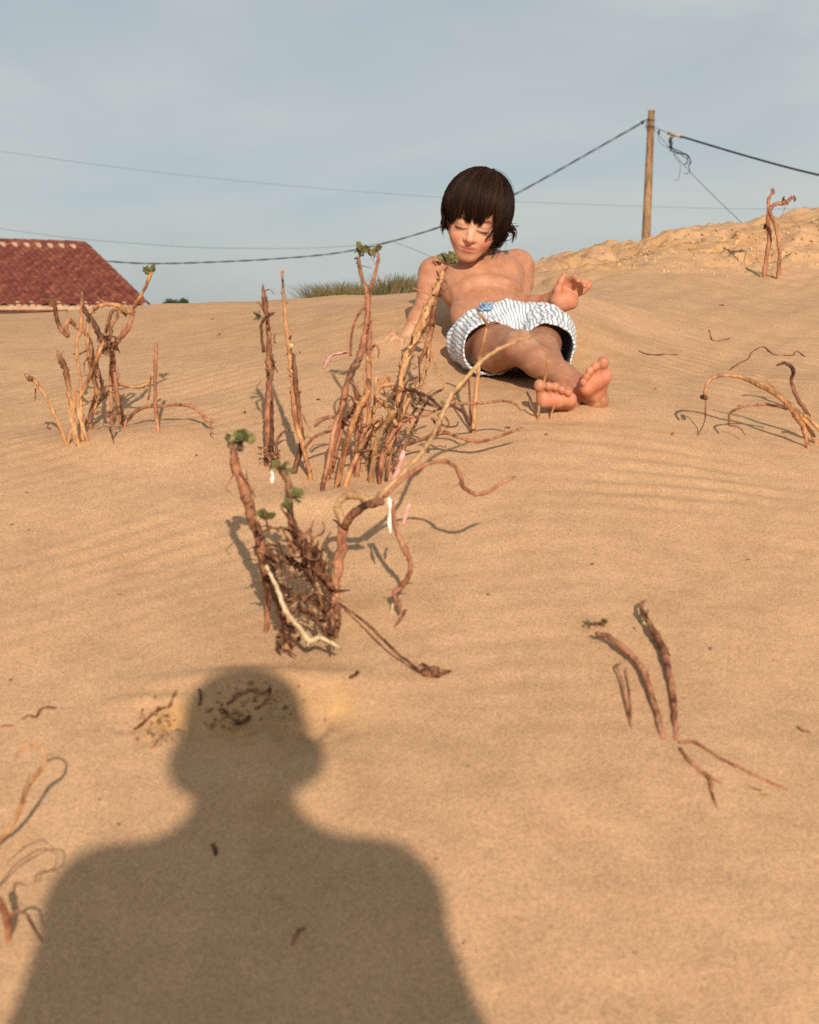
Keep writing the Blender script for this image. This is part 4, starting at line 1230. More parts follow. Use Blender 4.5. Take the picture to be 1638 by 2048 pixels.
for (px, py) in SMALL:
    a = rs.uniform(0, 6.28); l = rs.uniform(4, 11)
    pts = [(px, py), (px + math.cos(a) * l * .5 + rs.normal(), py + math.sin(a) * l * .25), (px + math.cos(a) * l, py + math.sin(a) * l * .4)]
    bit('twig', pts, rs.uniform(1.2, 2.6), rs.choice(['stem_brown', 'bark', 'stem_red']), 'tiny dark plant crumb lying on the open sand', 'twig', 'plant crumbs scattered on the sand')
M['crust'] = simple_mat('sand_crust', (0.13, 0.06, 0.028), (0.42, 0.25, 0.13), 120, 0.95, 0.1, 0.5)
CL = []
for i in range(260):
    c = rs.choice(4, p=[.4, .3, .2, .1])
    px = (315, 500, 455, 640)[c] + rs.normal() * (24, 38, 20, 30)[c]; py = (1448, 1398, 1440, 1440)[c] + rs.normal() * (26, 20, 12, 30)[c]
    g_ = gp(px, py); r_ = min(abs(rs.normal()) * .0013 + .0006, .004)
    bmx = bmesh.new(); bmesh.ops.create_icosphere(bmx, subdivisions=1, radius=r_)
    vv = np.array([v_.co for v_ in bmx.verts]) * rs.uniform(.6, 1.5, 3) * (1 + rs.normal(size=(len(bmx.verts), 1)) * .18)
    CL.append((vv + g_ + [0, 0, r_ * .2], [tuple(v_.index for v_ in f_.verts) for f_ in bmx.faces])); bmx.free()
v, f = join_geo(CL)
tag(link('sand_crust', mesh('sand_crust', v, f, False), M['crust']), 'broken orange sand crust crumbs around the head of the shadow', 'sand clods', kind='stuff')
# crumbly clods on the bank
M['clod'] = simple_mat('sand_clod', (0.40, 0.23, 0.11), (0.58, 0.39, 0.22), 30, 0.95, 0.1, 0.5)
CL = []
for i in range(420):
    px = rs.uniform(1230, 1638); py = rs.uniform(np.interp(px, [1075, 1300, 1638], [535, 480, 430]), np.interp(px, [1075, 1250, 1638], [585, 560, 560]))
    g_ = gp(px, py, 3.5, 8.0)
    if g_[1] < 4.9: continue
    r_ = abs(rs.normal()) * .0035 + .0018
    bmx = bmesh.new(); bmesh.ops.create_icosphere(bmx, subdivisions=1, radius=r_)
    vv = np.array([v_.co for v_ in bmx.verts]) * rs.uniform(.6, 1.3, 3) * (1 + rs.normal(size=(len(bmx.verts), 1)) * .18)
    CL.append((vv + g_ + [0, 0, r_ * .2], [tuple(v_.index for v_ in f_.verts) for f_ in bmx.faces])); bmx.free()
v, f = join_geo(CL)
tag(link('sand_clods', mesh('sand_clods', v, f, False), M['clod']), 'loose crumbs of crusted sand over the right bank', 'sand clods', kind='stuff')

# ------------------------------------------------------------------ sculpting by distance fields
class Field:
    def __init__(s, lo, hi, h):
        s.lo = np.asarray(lo, float); s.h = h
        n = np.ceil((np.asarray(hi) - s.lo) / h).astype(int) + 1
        s.n = n
        s.F = np.full(n, 0.2, np.float32)

    def window(s, lo, hi):
        a = np.clip(np.floor((lo - s.lo) / s.h).astype(int), 0, s.n - 1)
        b = np.clip(np.ceil((hi - s.lo) / s.h).astype(int) + 1, 0, s.n)
        if np.any(b <= a): return None, None
        ax = [s.lo[i] + s.h * np.arange(a[i], b[i]) for i in range(3)]
        g = np.meshgrid(*ax, indexing='ij')
        return tuple(slice(a[i], b[i]) for i in range(3)), np.stack(g, -1).astype(np.float32)

    def put(s, fn, lo, hi, k, op='add'):
        m = k + 3 * s.h
        sl, p = s.window(lo - m, hi + m)
        if sl is None: return
        d = fn(p).astype(np.float32)
        a = s.F[sl]
        if op == 'add':
            hh = np.maximum(k - np.abs(a - d), 0) / max(k, 1e-6)
            s.F[sl] = np.minimum(a, d) - hh * hh * k * 0.25
        else:
            hh = np.maximum(k - np.abs(a + d), 0) / max(k, 1e-6)
            s.F[sl] = np.maximum(a, -d) + hh * hh * k * 0.25

    def cone(s, a, b, ra, rb, k=0.01, op='add'):
        a = np.asarray(a, np.float32); b = np.asarray(b, np.float32)
        fn = lambda p: d_cone(p, a, b, ra, rb)
        r = max(ra, rb)
        s.put(fn, np.minimum(a, b) - r, np.maximum(a, b) + r, k, op)

    def ell(s, c, r, ax=None, k=0.01, op='add'):
        c = np.asarray(c, np.float32); r = np.asarray(r, np.float32)
        ax = np.eye(3, dtype=np.float32) if ax is None else np.asarray(ax, np.float32)
        m = max(r)
        s.put(lambda p: d_ell(p, c, r, ax), c - m, c + m, k, op)

    def chain(s, pts, rad, k=0.008, op='add'):
        for i in range(len(pts) - 1): s.cone(pts[i], pts[i + 1], rad[i], rad[i + 1], k, op)

    def mesh(s):
        F = s.F
        inside = F < 0
        nx, ny, nz = F.shape
        cnt = np.zeros((nx - 1, ny - 1, nz - 1), np.uint8)
        for i in (0, 1):
            for j in (0, 1):
                for k in (0, 1):
                    cnt += inside[i:nx - 1 + i, j:ny - 1 + j, k:nz - 1 + k]
        act = np.argwhere((cnt > 0) & (cnt < 8))
        vid = np.full(cnt.shape, -1, np.int32)
        vid[act[:, 0], act[:, 1], act[:, 2]] = np.arange(len(act))
        pos = np.zeros((len(act), 3)); w = np.zeros(len(act))
        cs = [(i, j, k) for i in (0, 1) for j in (0, 1) for k in (0, 1)]
        for a in cs:
            for b in cs:
                if sum(b) - sum(a) == 1 and all(b[q] >= a[q] for q in range(3)):
                    fa = F[act[:, 0] + a[0], act[:, 1] + a[1], act[:, 2] + a[2]]
                    fb = F[act[:, 0] + b[0], act[:, 1] + b[1], act[:, 2] + b[2]]
                    m = (fa < 0) != (fb < 0)
                    t = np.where(m, fa / np.where(m, fa - fb, 1), 0)
                    q = np.array(a)[None] + t[:, None] * (np.array(b) - np.array(a))[None]
                    pos += np.where(m[:, None], q, 0); w += m
        V = s.lo + (act + pos / w[:, None]) * s.h
        Qs = []
        for ax in range(3):
            u, v = (ax + 1) % 3, (ax + 2) % 3
            sl0 = [slice(1, -1)] * 3; sl0[ax] = slice(0, -1)
            sl1 = [slice(1, -1)] * 3; sl1[ax] = slice(1, None)
            A, B = inside[tuple(sl0)], inside[tuple(sl1)]
            e = np.argwhere(A != B)
            off = np.array([1, 1, 1]); off[ax] = 0
            e = e + off
            fl = inside[e[:, 0], e[:, 1], e[:, 2]]
            def cell(du, dv):
                c = e.copy(); c[:, u] -= du; c[:, v] -= dv
                return vid[c[:, 0], c[:, 1], c[:, 2]]
            q = np.stack([cell(1, 1), cell(0, 1), cell(0, 0), cell(1, 0)], 1)
            q[~fl] = q[~fl][:, ::-1]
            Qs.append(q)
        Qs = np.vstack(Qs)
        Qs = Qs[(Qs >= 0).all(1)]
        return V, Qs


def d_cone(p, a, b, ra, rb):
    ba = b - a
    t = np.clip(((p - a) @ ba) / max(float(ba @ ba), 1e-9), 0, 1)
    return np.linalg.norm(p - a - t[..., None] * ba, axis=-1) - (ra + (rb - ra) * t)


def d_ell(p, c, r, ax):
    q = (p - c) @ ax.T
    k0 = np.linalg.norm(q / r, axis=-1); k1 = np.linalg.norm(q / (r * r), axis=-1)
    return k0 * (k0 - 1) / np.maximum(k1, 1e-6)


def unit(v): return np.asarray(v, float) / np.linalg.norm(v)


def sdf_smooth(V, Q, it=2, lam=0.5):
    e = np.vstack([Q[:, [0, 1]], Q[:, [1, 2]], Q[:, [2, 3]], Q[:, [3, 0]]])
    n = np.bincount(e[:, 0], minlength=len(V)) + np.bincount(e[:, 1], minlength=len(V))
    for _ in range(it):
        S = np.zeros_like(V)
        for i in range(3):
            S[:, i] = np.bincount(e[:, 0], V[e[:, 1], i], len(V)) + np.bincount(e[:, 1], V[e[:, 0], i], len(V))
        V = V + lam * (S / np.maximum(n, 1)[:, None] - V)
    return V


# ------------------------------------------------------------------ the boy
# head frame: x to the viewer's right, y out of the face, z up
HS = 1.0
def head_frame(yaw, pitch, roll):
    ex, ef, eu = np.array([1.0, 0, 0]), np.array([0, -1.0, 0]), np.array([0, 0, 1.0])
    ef, ex = unit(ef * math.cos(yaw) - ex * math.sin(yaw)), unit(ex * math.cos(yaw) + ef * math.sin(yaw))
    ef, eu = ef * math.cos(pitch) - eu * math.sin(pitch), eu * math.cos(pitch) + ef * math.sin(pitch)
    ex, eu = ex * math.cos(roll) - eu * math.sin(roll), eu * math.cos(roll) + ex * math.sin(roll)
    return np.array([ex, ef, eu])
HF = head_frame(R(7), R(20), R(12))
HO = P(945, 453, 3.00) - HF[1] * 0.068 * HS
def hl(x, y, z): return HO + (HF[0] * x + HF[1] * y + HF[2] * z) * HS

zh = Zoom(820, 480, 4.31)
zf = Zoom(880, 600, 4.55)
SHL, SHR = P(868, 547, 3.18), P(1035, 533, 3.21)         # shoulders, viewer's left and right
NECK = P(962, 522, 3.21)
CHEST = P(962, 572, 3.13); BELLY = P(976, 624, 3.03); PELV = P(1012, 672, 2.94)
TX = unit(SHR - SHL); TT = unit(NECK - PELV); TN = unit(np.cross(TX, TT)); TN = TN if TN[1] < 0 else -TN
TX = unit(np.cross(TT, TN)); TX = TX if TX[0] > 0 else -TX
TA = np.array([TX, TT, TN])
HIPR, HIPL = P(952, 690, 2.93), P(1078, 668, 2.94)
KNR, KNL = P(1040, 695, 2.70), P(1082, 702, 2.74)
ANR, ANL = P(1160, 772, 2.575), P(1130, 785, 2.60)

bf = Field(P(740, 850, 2.4) * [1, 0, 0] + [0, 2.38, gz(0.3, 2.5) - 0.08], [P(1240, 600, 2.6)[0] + .03, 3.34, P(950, 330, 3.1)[2]], 0.0027)
# torso
bf.ell(CHEST, (0.107, 0.105, 0.072), TA, 0.02)
bf.ell(P(940, 556, 3.14), (0.06, 0.05, 0.060), TA, 0.02)
bf.ell(P(1000, 552, 3.15), (0.06, 0.05, 0.058), TA, 0.02)
bf.ell(BELLY - TN * 0.006, (0.095, 0.10, 0.058), TA, 0.016)
bf.ell(PELV, (0.108, 0.08, 0.072), TA, 0.03)
bf.cone(SHL + TX * .015, NECK, 0.033, 0.034, 0.03)
bf.cone(SHR - TX * .015, NECK, 0.033, 0.034, 0.03)
bf.ell(SHL, (0.040, 0.046, 0.038), TA, 0.03)
bf.ell(SHR, (0.042, 0.046, 0.040), TA, 0.03)
for s, sh in ((-1, SHL), (1, SHR)):                       # collar bones
    bf.cone(NECK + TN * 0.036 + TX * s * 0.014 - TT * .012, sh + TN * 0.033 - TX * s * .02, 0.006, 0.006, 0.014)
# rib margin, breast bone and navel
arch = [zh(395, 430), zh(480, 385), zh(570, 350), zh(660, 338), zh(760, 345), zh(850, 365), zh(930, 410)]
for i in range(len(arch) - 1):
    a, b = arch[i], arch[i + 1]
    def surf(q):
        p = P(*q, 3.05); r_ = ray(*q); r_ /= np.linalg.norm(r_)
        for _ in range(60):
            j = np.clip(((p - bf.lo) / bf.h).astype(int), 0, bf.n - 1)
            d = float(bf.F[tuple(j)])
            if d < 0.001: break
            p = p + r_ * min(d, .01) * .7
        return p
    bf.cone(surf(a) - TN * .0045, surf(b) - TN * .0045, 0.0060, 0.0060, 0.022)
bf.ell(BELLY + TN * 0.057 - TT * 0.022 - TX * .012, (0.005, 0.007, 0.008), TA, 0.008, 'sub')
# neck and head, sculpted apart so that the chin stays clear of the chest
hlo = bf.lo + np.floor((HO - 0.17 - bf.lo) / bf.h) * bf.h
hd_ = Field(hlo, HO + 0.16, bf.h)
def he(x, y, z, r, k, op='add'): hd_.ell(hl(x, y, z), np.array(r) * HS, HF, k, op)
hd_.cone(NECK - TT * .01, hl(0, -0.022, -0.03), 0.042, 0.040, 0.03)
he(0, -0.012, 0.032, (0.0675, 0.083, 0.080), 0.02)
he(0, 0.022, -0.022, (0.0530, 0.054, 0.054), 0.02)
he(0, 0.026, -0.050, (0.038, 0.042, 0.036), 0.02)
he(0, 0.051, -0.080, (0.0165, 0.015, 0.0135), 0.026)
for s in (-1, 1):
    he(s * 0.030, 0.046, -0.033, (0.019, 0.018, 0.019), 0.018)
    hd_.cone(hl(s * .044, .005, -.040), hl(s * .012, .045, -.076), .012, .011, .02)
he(0, 0.029, 0.030, (0.053, 0.038, 0.038), 0.025)
for s in (-1, 1):
    he(s * 0.0262, 0.083, 0.005, (0.017, 0.016, 0.0085), 0.012, 'sub')
    he(s * 0.0262, 0.0555, 0.0010, (0.0150, 0.0155, 0.0125), 0.004)
    he(s * 0.0265, 0.063, -0.009, (0.0150, 0.008, 0.0035), 0.006)
    he(s * 0.063, -0.012, -0.012, (0.008, 0.016, 0.025), 0.008)
hd_.cone(hl(0, 0.064, 0.004), hl(0, 0.0840, -0.024), 0.0060 * HS, 0.0075 * HS, 0.010)
he(0, 0.0875, -0.0275, (0.0100, 0.0092, 0.0085), 0.006)
for s in (-1, 1):
    he(s * 0.0105, 0.077, -0.0310, (0.0062, 0.0075, 0.0058), 0.003)
    he(s * 0.0058, 0.083, -0.0382, (0.0032, 0.0038, 0.0026), 0.002, 'sub')
he(0, 0.062, -0.054, (0.022, 0.013, 0.013), 0.014)
for s in (-1, 1):
    hd_.cone(hl(0, 0.0752, -0.0510), hl(s * 0.0195, 0.0680, -0.0540), 0.0031 * HS, 0.0016 * HS, 0.003)
    pass
he(0, 0.0728, -0.0595, (0.0130, 0.0045, 0.0042), 0.005)
hd_.chain([hl(-0.0230, 0.069, -0.0530), hl(-0.011, 0.0765, -0.0545), hl(0, 0.0790, -0.0550), hl(0.011, 0.0765, -0.0545), hl(0.0230, 0.069, -0.0530)], [0.0010, .0016, .0017, .0016, .0010], 0.002, 'sub')
i0 = np.round((hd_.lo - bf.lo) / bf.h).astype(int)
a0 = np.maximum(i0, 0); b0 = np.minimum(i0 + hd_.n, bf.n)
slb = tuple(slice(a0[i], b0[i]) for i in range(3)); slh = tuple(slice(a0[i] - i0[i], b0[i] - i0[i]) for i in range(3))
fa, fb = bf.F[slb], hd_.F[slh]
hk = np.maximum(0.004 - np.abs(fa - fb), 0) / 0.004
bf.F[slb] = np.minimum(fa, fb) - hk * hk * 0.001

# viewer's left arm, straight to the sand
ELL, WRL = P(852, 608, 3.15), P(812, 676, 3.09)
bf.chain([SHL, P(859, 572, 3.16), ELL, P(838, 636, 3.12), WRL], [0.034, 0.030, 0.0245, 0.0255, 0.0175], 0.016)
HANDL = P(801, 690, 3.075)
hg = lambda x, y, Y, up: (lambda q: np.array([q[0], q[1], gz(q[0], q[1]) + up]))(P(x, y, Y))
bf.ell(HANDL, (0.026, 0.024, 0.014), None, 0.02)
for i, (x1, y1, Y1, x2, Y2) in enumerate(((788, 686, 3.09, 774, 3.10), (786, 688, 3.075, 769, 3.08), (786, 691, 3.06, 770, 3.055), (789, 694, 3.045, 776, 3.03))):
    bf.chain([HANDL, hg(x1, y1, Y1, .004), hg(x2, y1, Y2, -.004)], [0.009, 0.0078, 0.006], 0.005)
bf.chain([HANDL, hg(803, 694, 3.04, -.002), hg(806, 694, 3.02, -.012)], [0.010, 0.0085, 0.007], 0.008)
# viewer's right arm: elbow behind the waist, forearm out to the side, open hand
ELR, WRR = P(1038, 612, 3.10), P(1104, 603, 3.02)
bf.chain([SHR, P(1040, 565, 3.19), ELR], [0.036, 0.031, 0.026], 0.02)
bf.chain([ELR, P(1072, 611, 3.06), WRR], [0.026, 0.0245, 0.0185], 0.012)
hp = lambda x, y, Y=2.99: P(*zh(x, y), Y)
PA = head_frame(0, 0, R(-28))
bf.ell(hp(1322, 490, 2.995), (0.030, 0.017, 0.034), PA, 0.012)
bf.ell(hp(1290, 545, 2.985), (0.019, 0.016, 0.019), PA, 0.014)
bf.ell(hp(1390, 520, 2.985), (0.016, 0.015, 0.021), PA, 0.014)
bf.cone(WRR, hp(1300, 520, 2.998), 0.020, 0.021, 0.02)
bf.chain([hp(1262, 520, 2.985), hp(1275, 430, 2.975), hp(1300, 360, 2.972), hp(1327, 303, 2.972)], [0.014, 0.0095, 0.0082, 0.0066], 0.007)
for pts, yy in (([(1310, 420), (1365, 345), (1420, 322), (1450, 352)], (2.995, 2.985, 2.965, 2.945)),
                ([(1360, 420), (1430, 372), (1490, 362), (1505, 395)], (2.995, 2.975, 2.955, 2.942)),
                ([(1400, 430), (1470, 405), (1515, 372), (1530, 340)], (2.995, 2.98, 2.972, 2.972)),
                ([(1425, 470), (1490, 440), (1535, 402), (1558, 376)], (2.99, 2.98, 2.975, 2.975))):
    bf.chain([hp(x, y, Y) for (x, y), Y in zip(pts, yy)], [0.0095, 0.0078, 0.0070, 0.0058], 0.004)
# legs
bf.chain([HIPR, P(995, 697, 2.81), KNR], [0.060, 0.053, 0.0385], 0.02)
bf.chain([KNR, P(1078, 722, 2.655), P(1125, 752, 2.61), ANR], [0.0385, 0.0365, 0.029, 0.0220], 0.008)
bf.chain([HIPL, P(1078, 690, 2.83), KNL], [0.060, 0.050, 0.042], 0.012)
bf.chain([KNL, P(1096, 732, 2.675), ANL], [0.041, 0.037, 0.0235], 0.004)
# feet, soles to the camera
fp = lambda x, y, Y: P(*zf(x, y), Y)
FS = 0.90
def foot(heel, ball_a, ball_b, ank, toes, base):
    bf.cone(ank, heel, 0.0225, 0.0225, 0.010)
    bf.ell(heel, (0.0225, 0.022, 0.024), None, 0.012)
    bf.cone(ball_a, ball_b, 0.0165, 0.0132, 0.010)
    bf.cone(heel, ball_a, 0.0175, 0.0145, 0.010)
    bf.cone(heel, ball_b, 0.0190, 0.0138, 0.012)
    bf.cone(ank, (ball_a + ball_b) / 2, 0.0215, 0.0145, 0.012)
    for (b_, t_, r0, r1) in toes:
        bf.cone(b_, t_, r0 * .86, r0 * .72, 0.003); bf.ell(t_ + (t_ - b_) * .02 - np.array([0, .003, 0]), (r1 * .98, r1 * 1.05, r1 * 1.12), None, 0.003)
foot(fp(1165, 960, 2.575), fp(950, 905, 2.505), fp(1175, 905, 2.515), ANL,
     [(fp(925, 880, 2.50), fp(903, 780, 2.492), .0125, .0118), (fp(985, 860, 2.50), fp(985, 785, 2.488), .0088, .0088),
      (fp(1045, 860, 2.503), fp(1050, 788, 2.490), .0088, .0088), (fp(1105, 870, 2.507), fp(1110, 818, 2.494), .0085, .0080), (fp(1155, 885, 2.512), fp(1167, 842, 2.498), .0080, .0075)], None)
foot(fp(1425, 905, 2.575), fp(1490, 690, 2.520), fp(1335, 800, 2.520), ANR,
     [(fp(1475, 670, 2.515), fp(1482, 572, 2.508), .0130, .0125), (fp(1425, 690, 2.515), fp(1408, 606, 2.506), .0090, .0090),
      (fp(1385, 715, 2.515), fp(1358, 650, 2.506), .0086, .0084), (fp(1355, 750, 2.517), fp(1332, 698, 2.508), .0084, .0080), (fp(1330, 790, 2.518), fp(1303, 748, 2.510), .0084, .0080)], None)

BV, BQ = bf.mesh()
BV = sdf_smooth(BV, BQ, 1, 0.4)
bme = mesh_np('person', BV, BQ)


def blob(V, c, r): return np.exp(-(((V - c) / r) ** 2).sum(1))


def hloc(V):
    q = (V - HO) @ HF.T / HS
    return q[:, 0], q[:, 1], q[:, 2]


colr = np.tile(np.array([0.425, 0.195, 0.112]), (len(BV), 1))
def tint(wt, c):
    global colr
    wt = np.clip(wt, 0, 1)[:, None]
    colr = colr * (1 - wt) + np.array(c) * wt
lx, ly, lz = hloc(BV)
face = (ly > 0.0) & (np.abs(lz) < .12) & (np.abs(lx) < .09)
face_w = np.clip(np.exp(-(lx / .06) ** 2 - ((lz + .03) / .07) ** 2) * (ly > .02), 0, 1)
tint(face_w * .8, (0.70, 0.40, 0.262))  # face paler than the body, strong sunlight put into its colour
for s in (-1, 1):
    tint(0.55 * np.exp(-((lx - s * .040) / .020) ** 2 - ((lz + .036) / .020) ** 2) * (ly > .02), (0.66, 0.235, 0.155))
tint(0.45 * np.exp(-(lx / .014) ** 2 - ((lz + .030) / .013) ** 2) * (ly > .05), (0.56, 0.20, 0.125))
lipu = np.exp(-((lx / .0195) ** 4) - (((lz + .0505 + .10 * np.abs(lx) * .8) / .0042) ** 2)) * (ly > .05)
lipl = np.exp(-((lx / .0165) ** 4) - (((lz + .0605) / .0058) ** 2)) * (ly > .05)
tint(np.maximum(lipu, lipl) * .85, (0.42, 0.10, 0.072))
tint(np.exp(-((lx / .023) ** 6) - (((lz + .0548) / .0020) ** 2)) * (ly > .05) * .9, (0.17, 0.045, 0.035))
for s in (-1, 1):
    ex_ = lx - s * .0262
    crease = -0.0088 + 9.0 * ex_ ** 2
    tint(np.exp(-((ex_ / .0165) ** 6) - (((lz - crease) / .0024) ** 2)) * (ly > .03) * .97, (0.018, 0.009, 0.006))
    tint(0.4 * np.exp(-((ex_ / .018) ** 4) - (((lz - .002) / .008) ** 2)) * (ly > .03), (0.33, 0.14, 0.085))
    brow = 0.0165 - 7.0 * (ex_ - s * .002) ** 2
    tint(np.exp(-((ex_ / .019) ** 6) - (((lz - brow) / .0038) ** 2)) * (ly > .03) * .85, (0.05, 0.024, 0.015))
legw = np.zeros(len(BV))
for a__, b__, r__ in ((HIPR, KNR, .075), (KNR, ANR, .055), (HIPL, KNL, .07), (KNL, ANL, .055)):
    legw = np.maximum(legw, 1 - sstep(r__ * .85, r__ * 1.15, d_cone(BV.astype(np.float32), a__.astype(np.float32), b__.astype(np.float32), 0, 0)))
legw = legw * (1 - sstep(-.02, .03, (BV - P(1015, 655, 2.95)) @ TT))
tint(.75 * legw, (0.295, 0.135, 0.080))   # thighs and shins tinted darker than the torso
# soles, palms, fingers and toes flushed; elbows and knees
for c, r_, a_ in ((fp(1060, 900, 2.51), (.055, .045, .035), .8), (fp(1400, 740, 2.52), (.045, .045, .06), .8), (hp(1380, 460, 2.98), (.045, .05, .045), .7),
                  (P(800, 690, 3.05), (.03, .03, .02), .4)):
    tint(a_ * np.clip(1.6 * blob(BV, c, np.array(r_)), 0, 1), (0.52, 0.195, 0.115))
# dust of sand on knees, arm and hand
rsd = np.random.default_rng(5)
dust = np.clip(1.7 * blob(BV, P(1045, 668, 2.67), np.array((.04, .05, .025))), 0, 1)
tint(.4 * dust * np.clip(.5 + fbm(BV[:, 0] * 60, BV[:, 2] * 60, 3, 3), 0, 1), (0.60, 0.42, 0.26))
hd = np.clip(2.0 * blob(BV, P(795, 690, 3.05), np.array((.05, .06, .025))), 0, 1)
tint(.55 * hd, (0.47, 0.29, 0.17))
aw = np.clip(2.0 * blob(BV, P(805, 680, 3.08), np.array((.03, .05, .03))), 0, 1)
tint(.5 * aw * np.clip(.5 + fbm(BV[:, 0] * 80, BV[:, 2] * 80, 3, 9), 0, 1), (0.55, 0.38, 0.23))


def set_color(me, name, c):
    a = me.color_attributes.new(name, 'FLOAT_COLOR', 'POINT')
    a.data.foreach_set('color', np.hstack([c, np.ones((len(c), 1))]).astype(np.float32).ravel())


mott = fbm(BV[:, 0] * 28 + BV[:, 1] * 9, BV[:, 2] * 28 - BV[:, 1] * 17, 4, 61)
colr = colr * (1 + mott[:, None] * np.array([.16, .22, .26]))
sandy = np.clip(fbm(BV[:, 0] * 75 + BV[:, 1] * 40, BV[:, 2] * 75 + BV[:, 1] * 21, 4, 62) * 2.2 - .15, 0, 1)
low = 1 - sstep(.0, .07, BV[:, 2] - ground(BV[:, 0], BV[:, 1]))
tint(sandy * np.clip(.22 + .6 * low, 0, .75) * (1 - face_w) * (np.abs(lz) + np.abs(lx) > .10), (0.55, 0.36, 0.21))
set_color(bme, 'tone', colr)
def skin_material():
    m, nt, bs = newmat('skin')
    at = nt.nodes.new('ShaderNodeVertexColor'); at.layer_name = 'tone'
    pos = geo_pos(nt)
    f = noise(nt, 55, 5, 0.6, pos)
    c = mixc(nt, 0.35, at.outputs['Color'], ramp(nt, f, [(0.3, (0.72, 0.66, 0.62)), (0.7, (1.18, 1.14, 1.1))]), 'MULTIPLY')
    f2 = noise(nt, 700, 2, 0.6, pos)
    c = mixc(nt, 0.22, c, ramp(nt, f2, [(0.3, (0.6, 0.55, 0.5)), (0.65, (1.15, 1.15, 1.15))]), 'MULTIPLY')
    nt.links.new(c, bs.inputs['Base Color'])
    bs.inputs['Roughness'].default_value = 0.56
    bs.inputs['Specular IOR Level'].default_value = 0.35
    bs.inputs['Subsurface Weight'].default_value = 0.12
    bs.inputs['Subsurface Radius'].default_value = (0.012, 0.005, 0.003)
    bs.inputs['Subsurface Scale'].default_value = 0.6
    bump(nt, bs, noise(nt, 320, 3, 0.6, pos), 0.12, 0.002)
    return m
M['skin'] = skin_material()
boy = link('person', bme, M['skin'])
tag(boy, 'bare-chested dark-haired child in striped shorts reclining on the sand, looking down', 'person')

# ---- hair
M['hair'], nt_, bs_ = newmat('hair')
pos_ = geo_pos(nt_)
vt_ = nt_.nodes.new('ShaderNodeAttribute'); vt_.attribute_name = 'strand'
nt_.links.new(ramp(nt_, vt_.outputs['Fac'], [(0.0, (0.005, 0.003, 0.002)), (0.5, (0.027, 0.0105, 0.005)), (1.0, (0.14, 0.052, 0.021))]), bs_.inputs['Base Color'])
bs_.inputs['Roughness'].default_value = 0.5
bs_.inputs['Specular IOR Level'].default_value = 0.16
HV, HFc, off = [], [], 0
HT = []
rsh = np.random.default_rng(21)
CTR = np.array([0.0062, -0.012, 0.030]); RAD = np.array([0.0725, 0.0858, 0.0890])
wh = unit([0.10, -0.35, 1.0])                               # the crown whorl
wu = unit(np.cross(wh, [0, 1, 0])); wv = np.cross(wu, wh)  # wu ~ -x..., wv ~ front
if wv[1] < 0: wv = -wv
if wu[0] < 0: wu = -wu
AZ = np.radians([0, 20, 38, 55, 75, 95, 120, 150, 180])     # azimuth from the front
EN = np.radians([112, 110, 111, 121, 134, 138, 140, 146, 148])
def strand(phi, th0, th1, lift, r0, wig, lastkick=(0, 0, 0), m=11):
    t = np.linspace(0, 1, m)
    th = th0 + (th1 - th0) * t
    ph = phi + wig * np.sin(t * 3.0) + 0.0
    d = np.cos(th)[:, None] * wh + np.sin(th)[:, None] * (np.cos(ph)[:, None] * wv + np.sin(ph)[:, None] * wu)
    rr = 1.0 / np.linalg.norm(d / RAD, axis=1)
    prof = lift * (0.35 + 0.65 * np.sin(np.clip(t, 0, 1) * 2.6))
    q = CTR + d * (rr + prof)[:, None]
    q = q + np.array(lastkick)[None] * (t ** 3)[:, None]
    return np.array([hl(*x) for x in q]), r0 * np.where(t < .7, 1, 1 - (t - .7) / .3 * .8)
def add_strand(C, r, tone=None):
    if len(C) != 11:
        t = np.linspace(0, len(C) - 1, 11); k = np.arange(len(C))
        C = np.stack([np.interp(t, k, C[:, j]) for j in range(3)], 1); r = np.interp(t, k, r)
    HV.append(C); HFc.append(r); HT.append(rsh.uniform(.05, .5) if tone is None else tone)
NL = 46
LK = np.stack([rsh.normal(size=NL) * .10, np.abs(rsh.normal(size=NL)) * .0045, rsh.normal(size=NL) * R(5), rsh.uniform(-1, 1, NL), rsh.normal(size=NL) * .006], 1)
for i in range(9600):
    phi = rsh.uniform(-math.pi, math.pi) if i < 7000 else rsh.normal() * .6 - .05
    li = int((phi + math.pi) / (2 * math.pi) * NL + rsh.normal() * .35) % NL
    lock = li
    pc = (li + .5) / NL * 2 * math.pi - math.pi
    phi_l = phi * .6 + .4 * pc                              # gather into locks
    a = abs(phi)
    end = np.interp(a, AZ, EN) + LK[li, 2] * (.9 if a < 1.0 else 1) + rsh.normal() * R(4)
    if -1.0 < phi < 0.02: end += R(7)
    if 0.30 < phi < 0.60: end -= R(6)
    th0 = rsh.uniform(0.02, 1.0) * min(1.25, end * .55)
    kick = [0, 0, 0]
    if 1.2 < phi < 2.4 and rsh.uniform() < .35: kick = [0.012, -0.004, 0.000]
    if a > 1.9: kick = [0, .012, -.004]
    kick = [kick[0] + LK[li, 4], kick[1], kick[2]]
    C_h, r_h = strand(phi_l if end > 0 else phi, th0, end, abs(rsh.normal()) * .0035 + .0005 + LK[li, 1] * 1.3, rsh.uniform(.00055, .00105), LK[li, 0] + rsh.normal() * .06 - .16 * (a < .9), kick)
    add_strand(C_h, r_h, float(np.clip(.30 + .22 * LK[li, 3] + rsh.normal() * .15 + (.18 if .2 < phi < 1.4 else -.05), 0, 1)))  # front right locks toned lighter, a painted sunlit highlight
for i in range(70):                                         # fine flyaway hairs
    ph_ = rsh.uniform(-math.pi, math.pi)
    C_h, r_h = strand(ph_, rsh.uniform(.1, .5), rsh.uniform(1.0, 1.9), rsh.uniform(.004, .013), .00045, rsh.normal() * .35, rsh.normal(size=3) * .006)
    add_strand(C_h, r_h, .35)
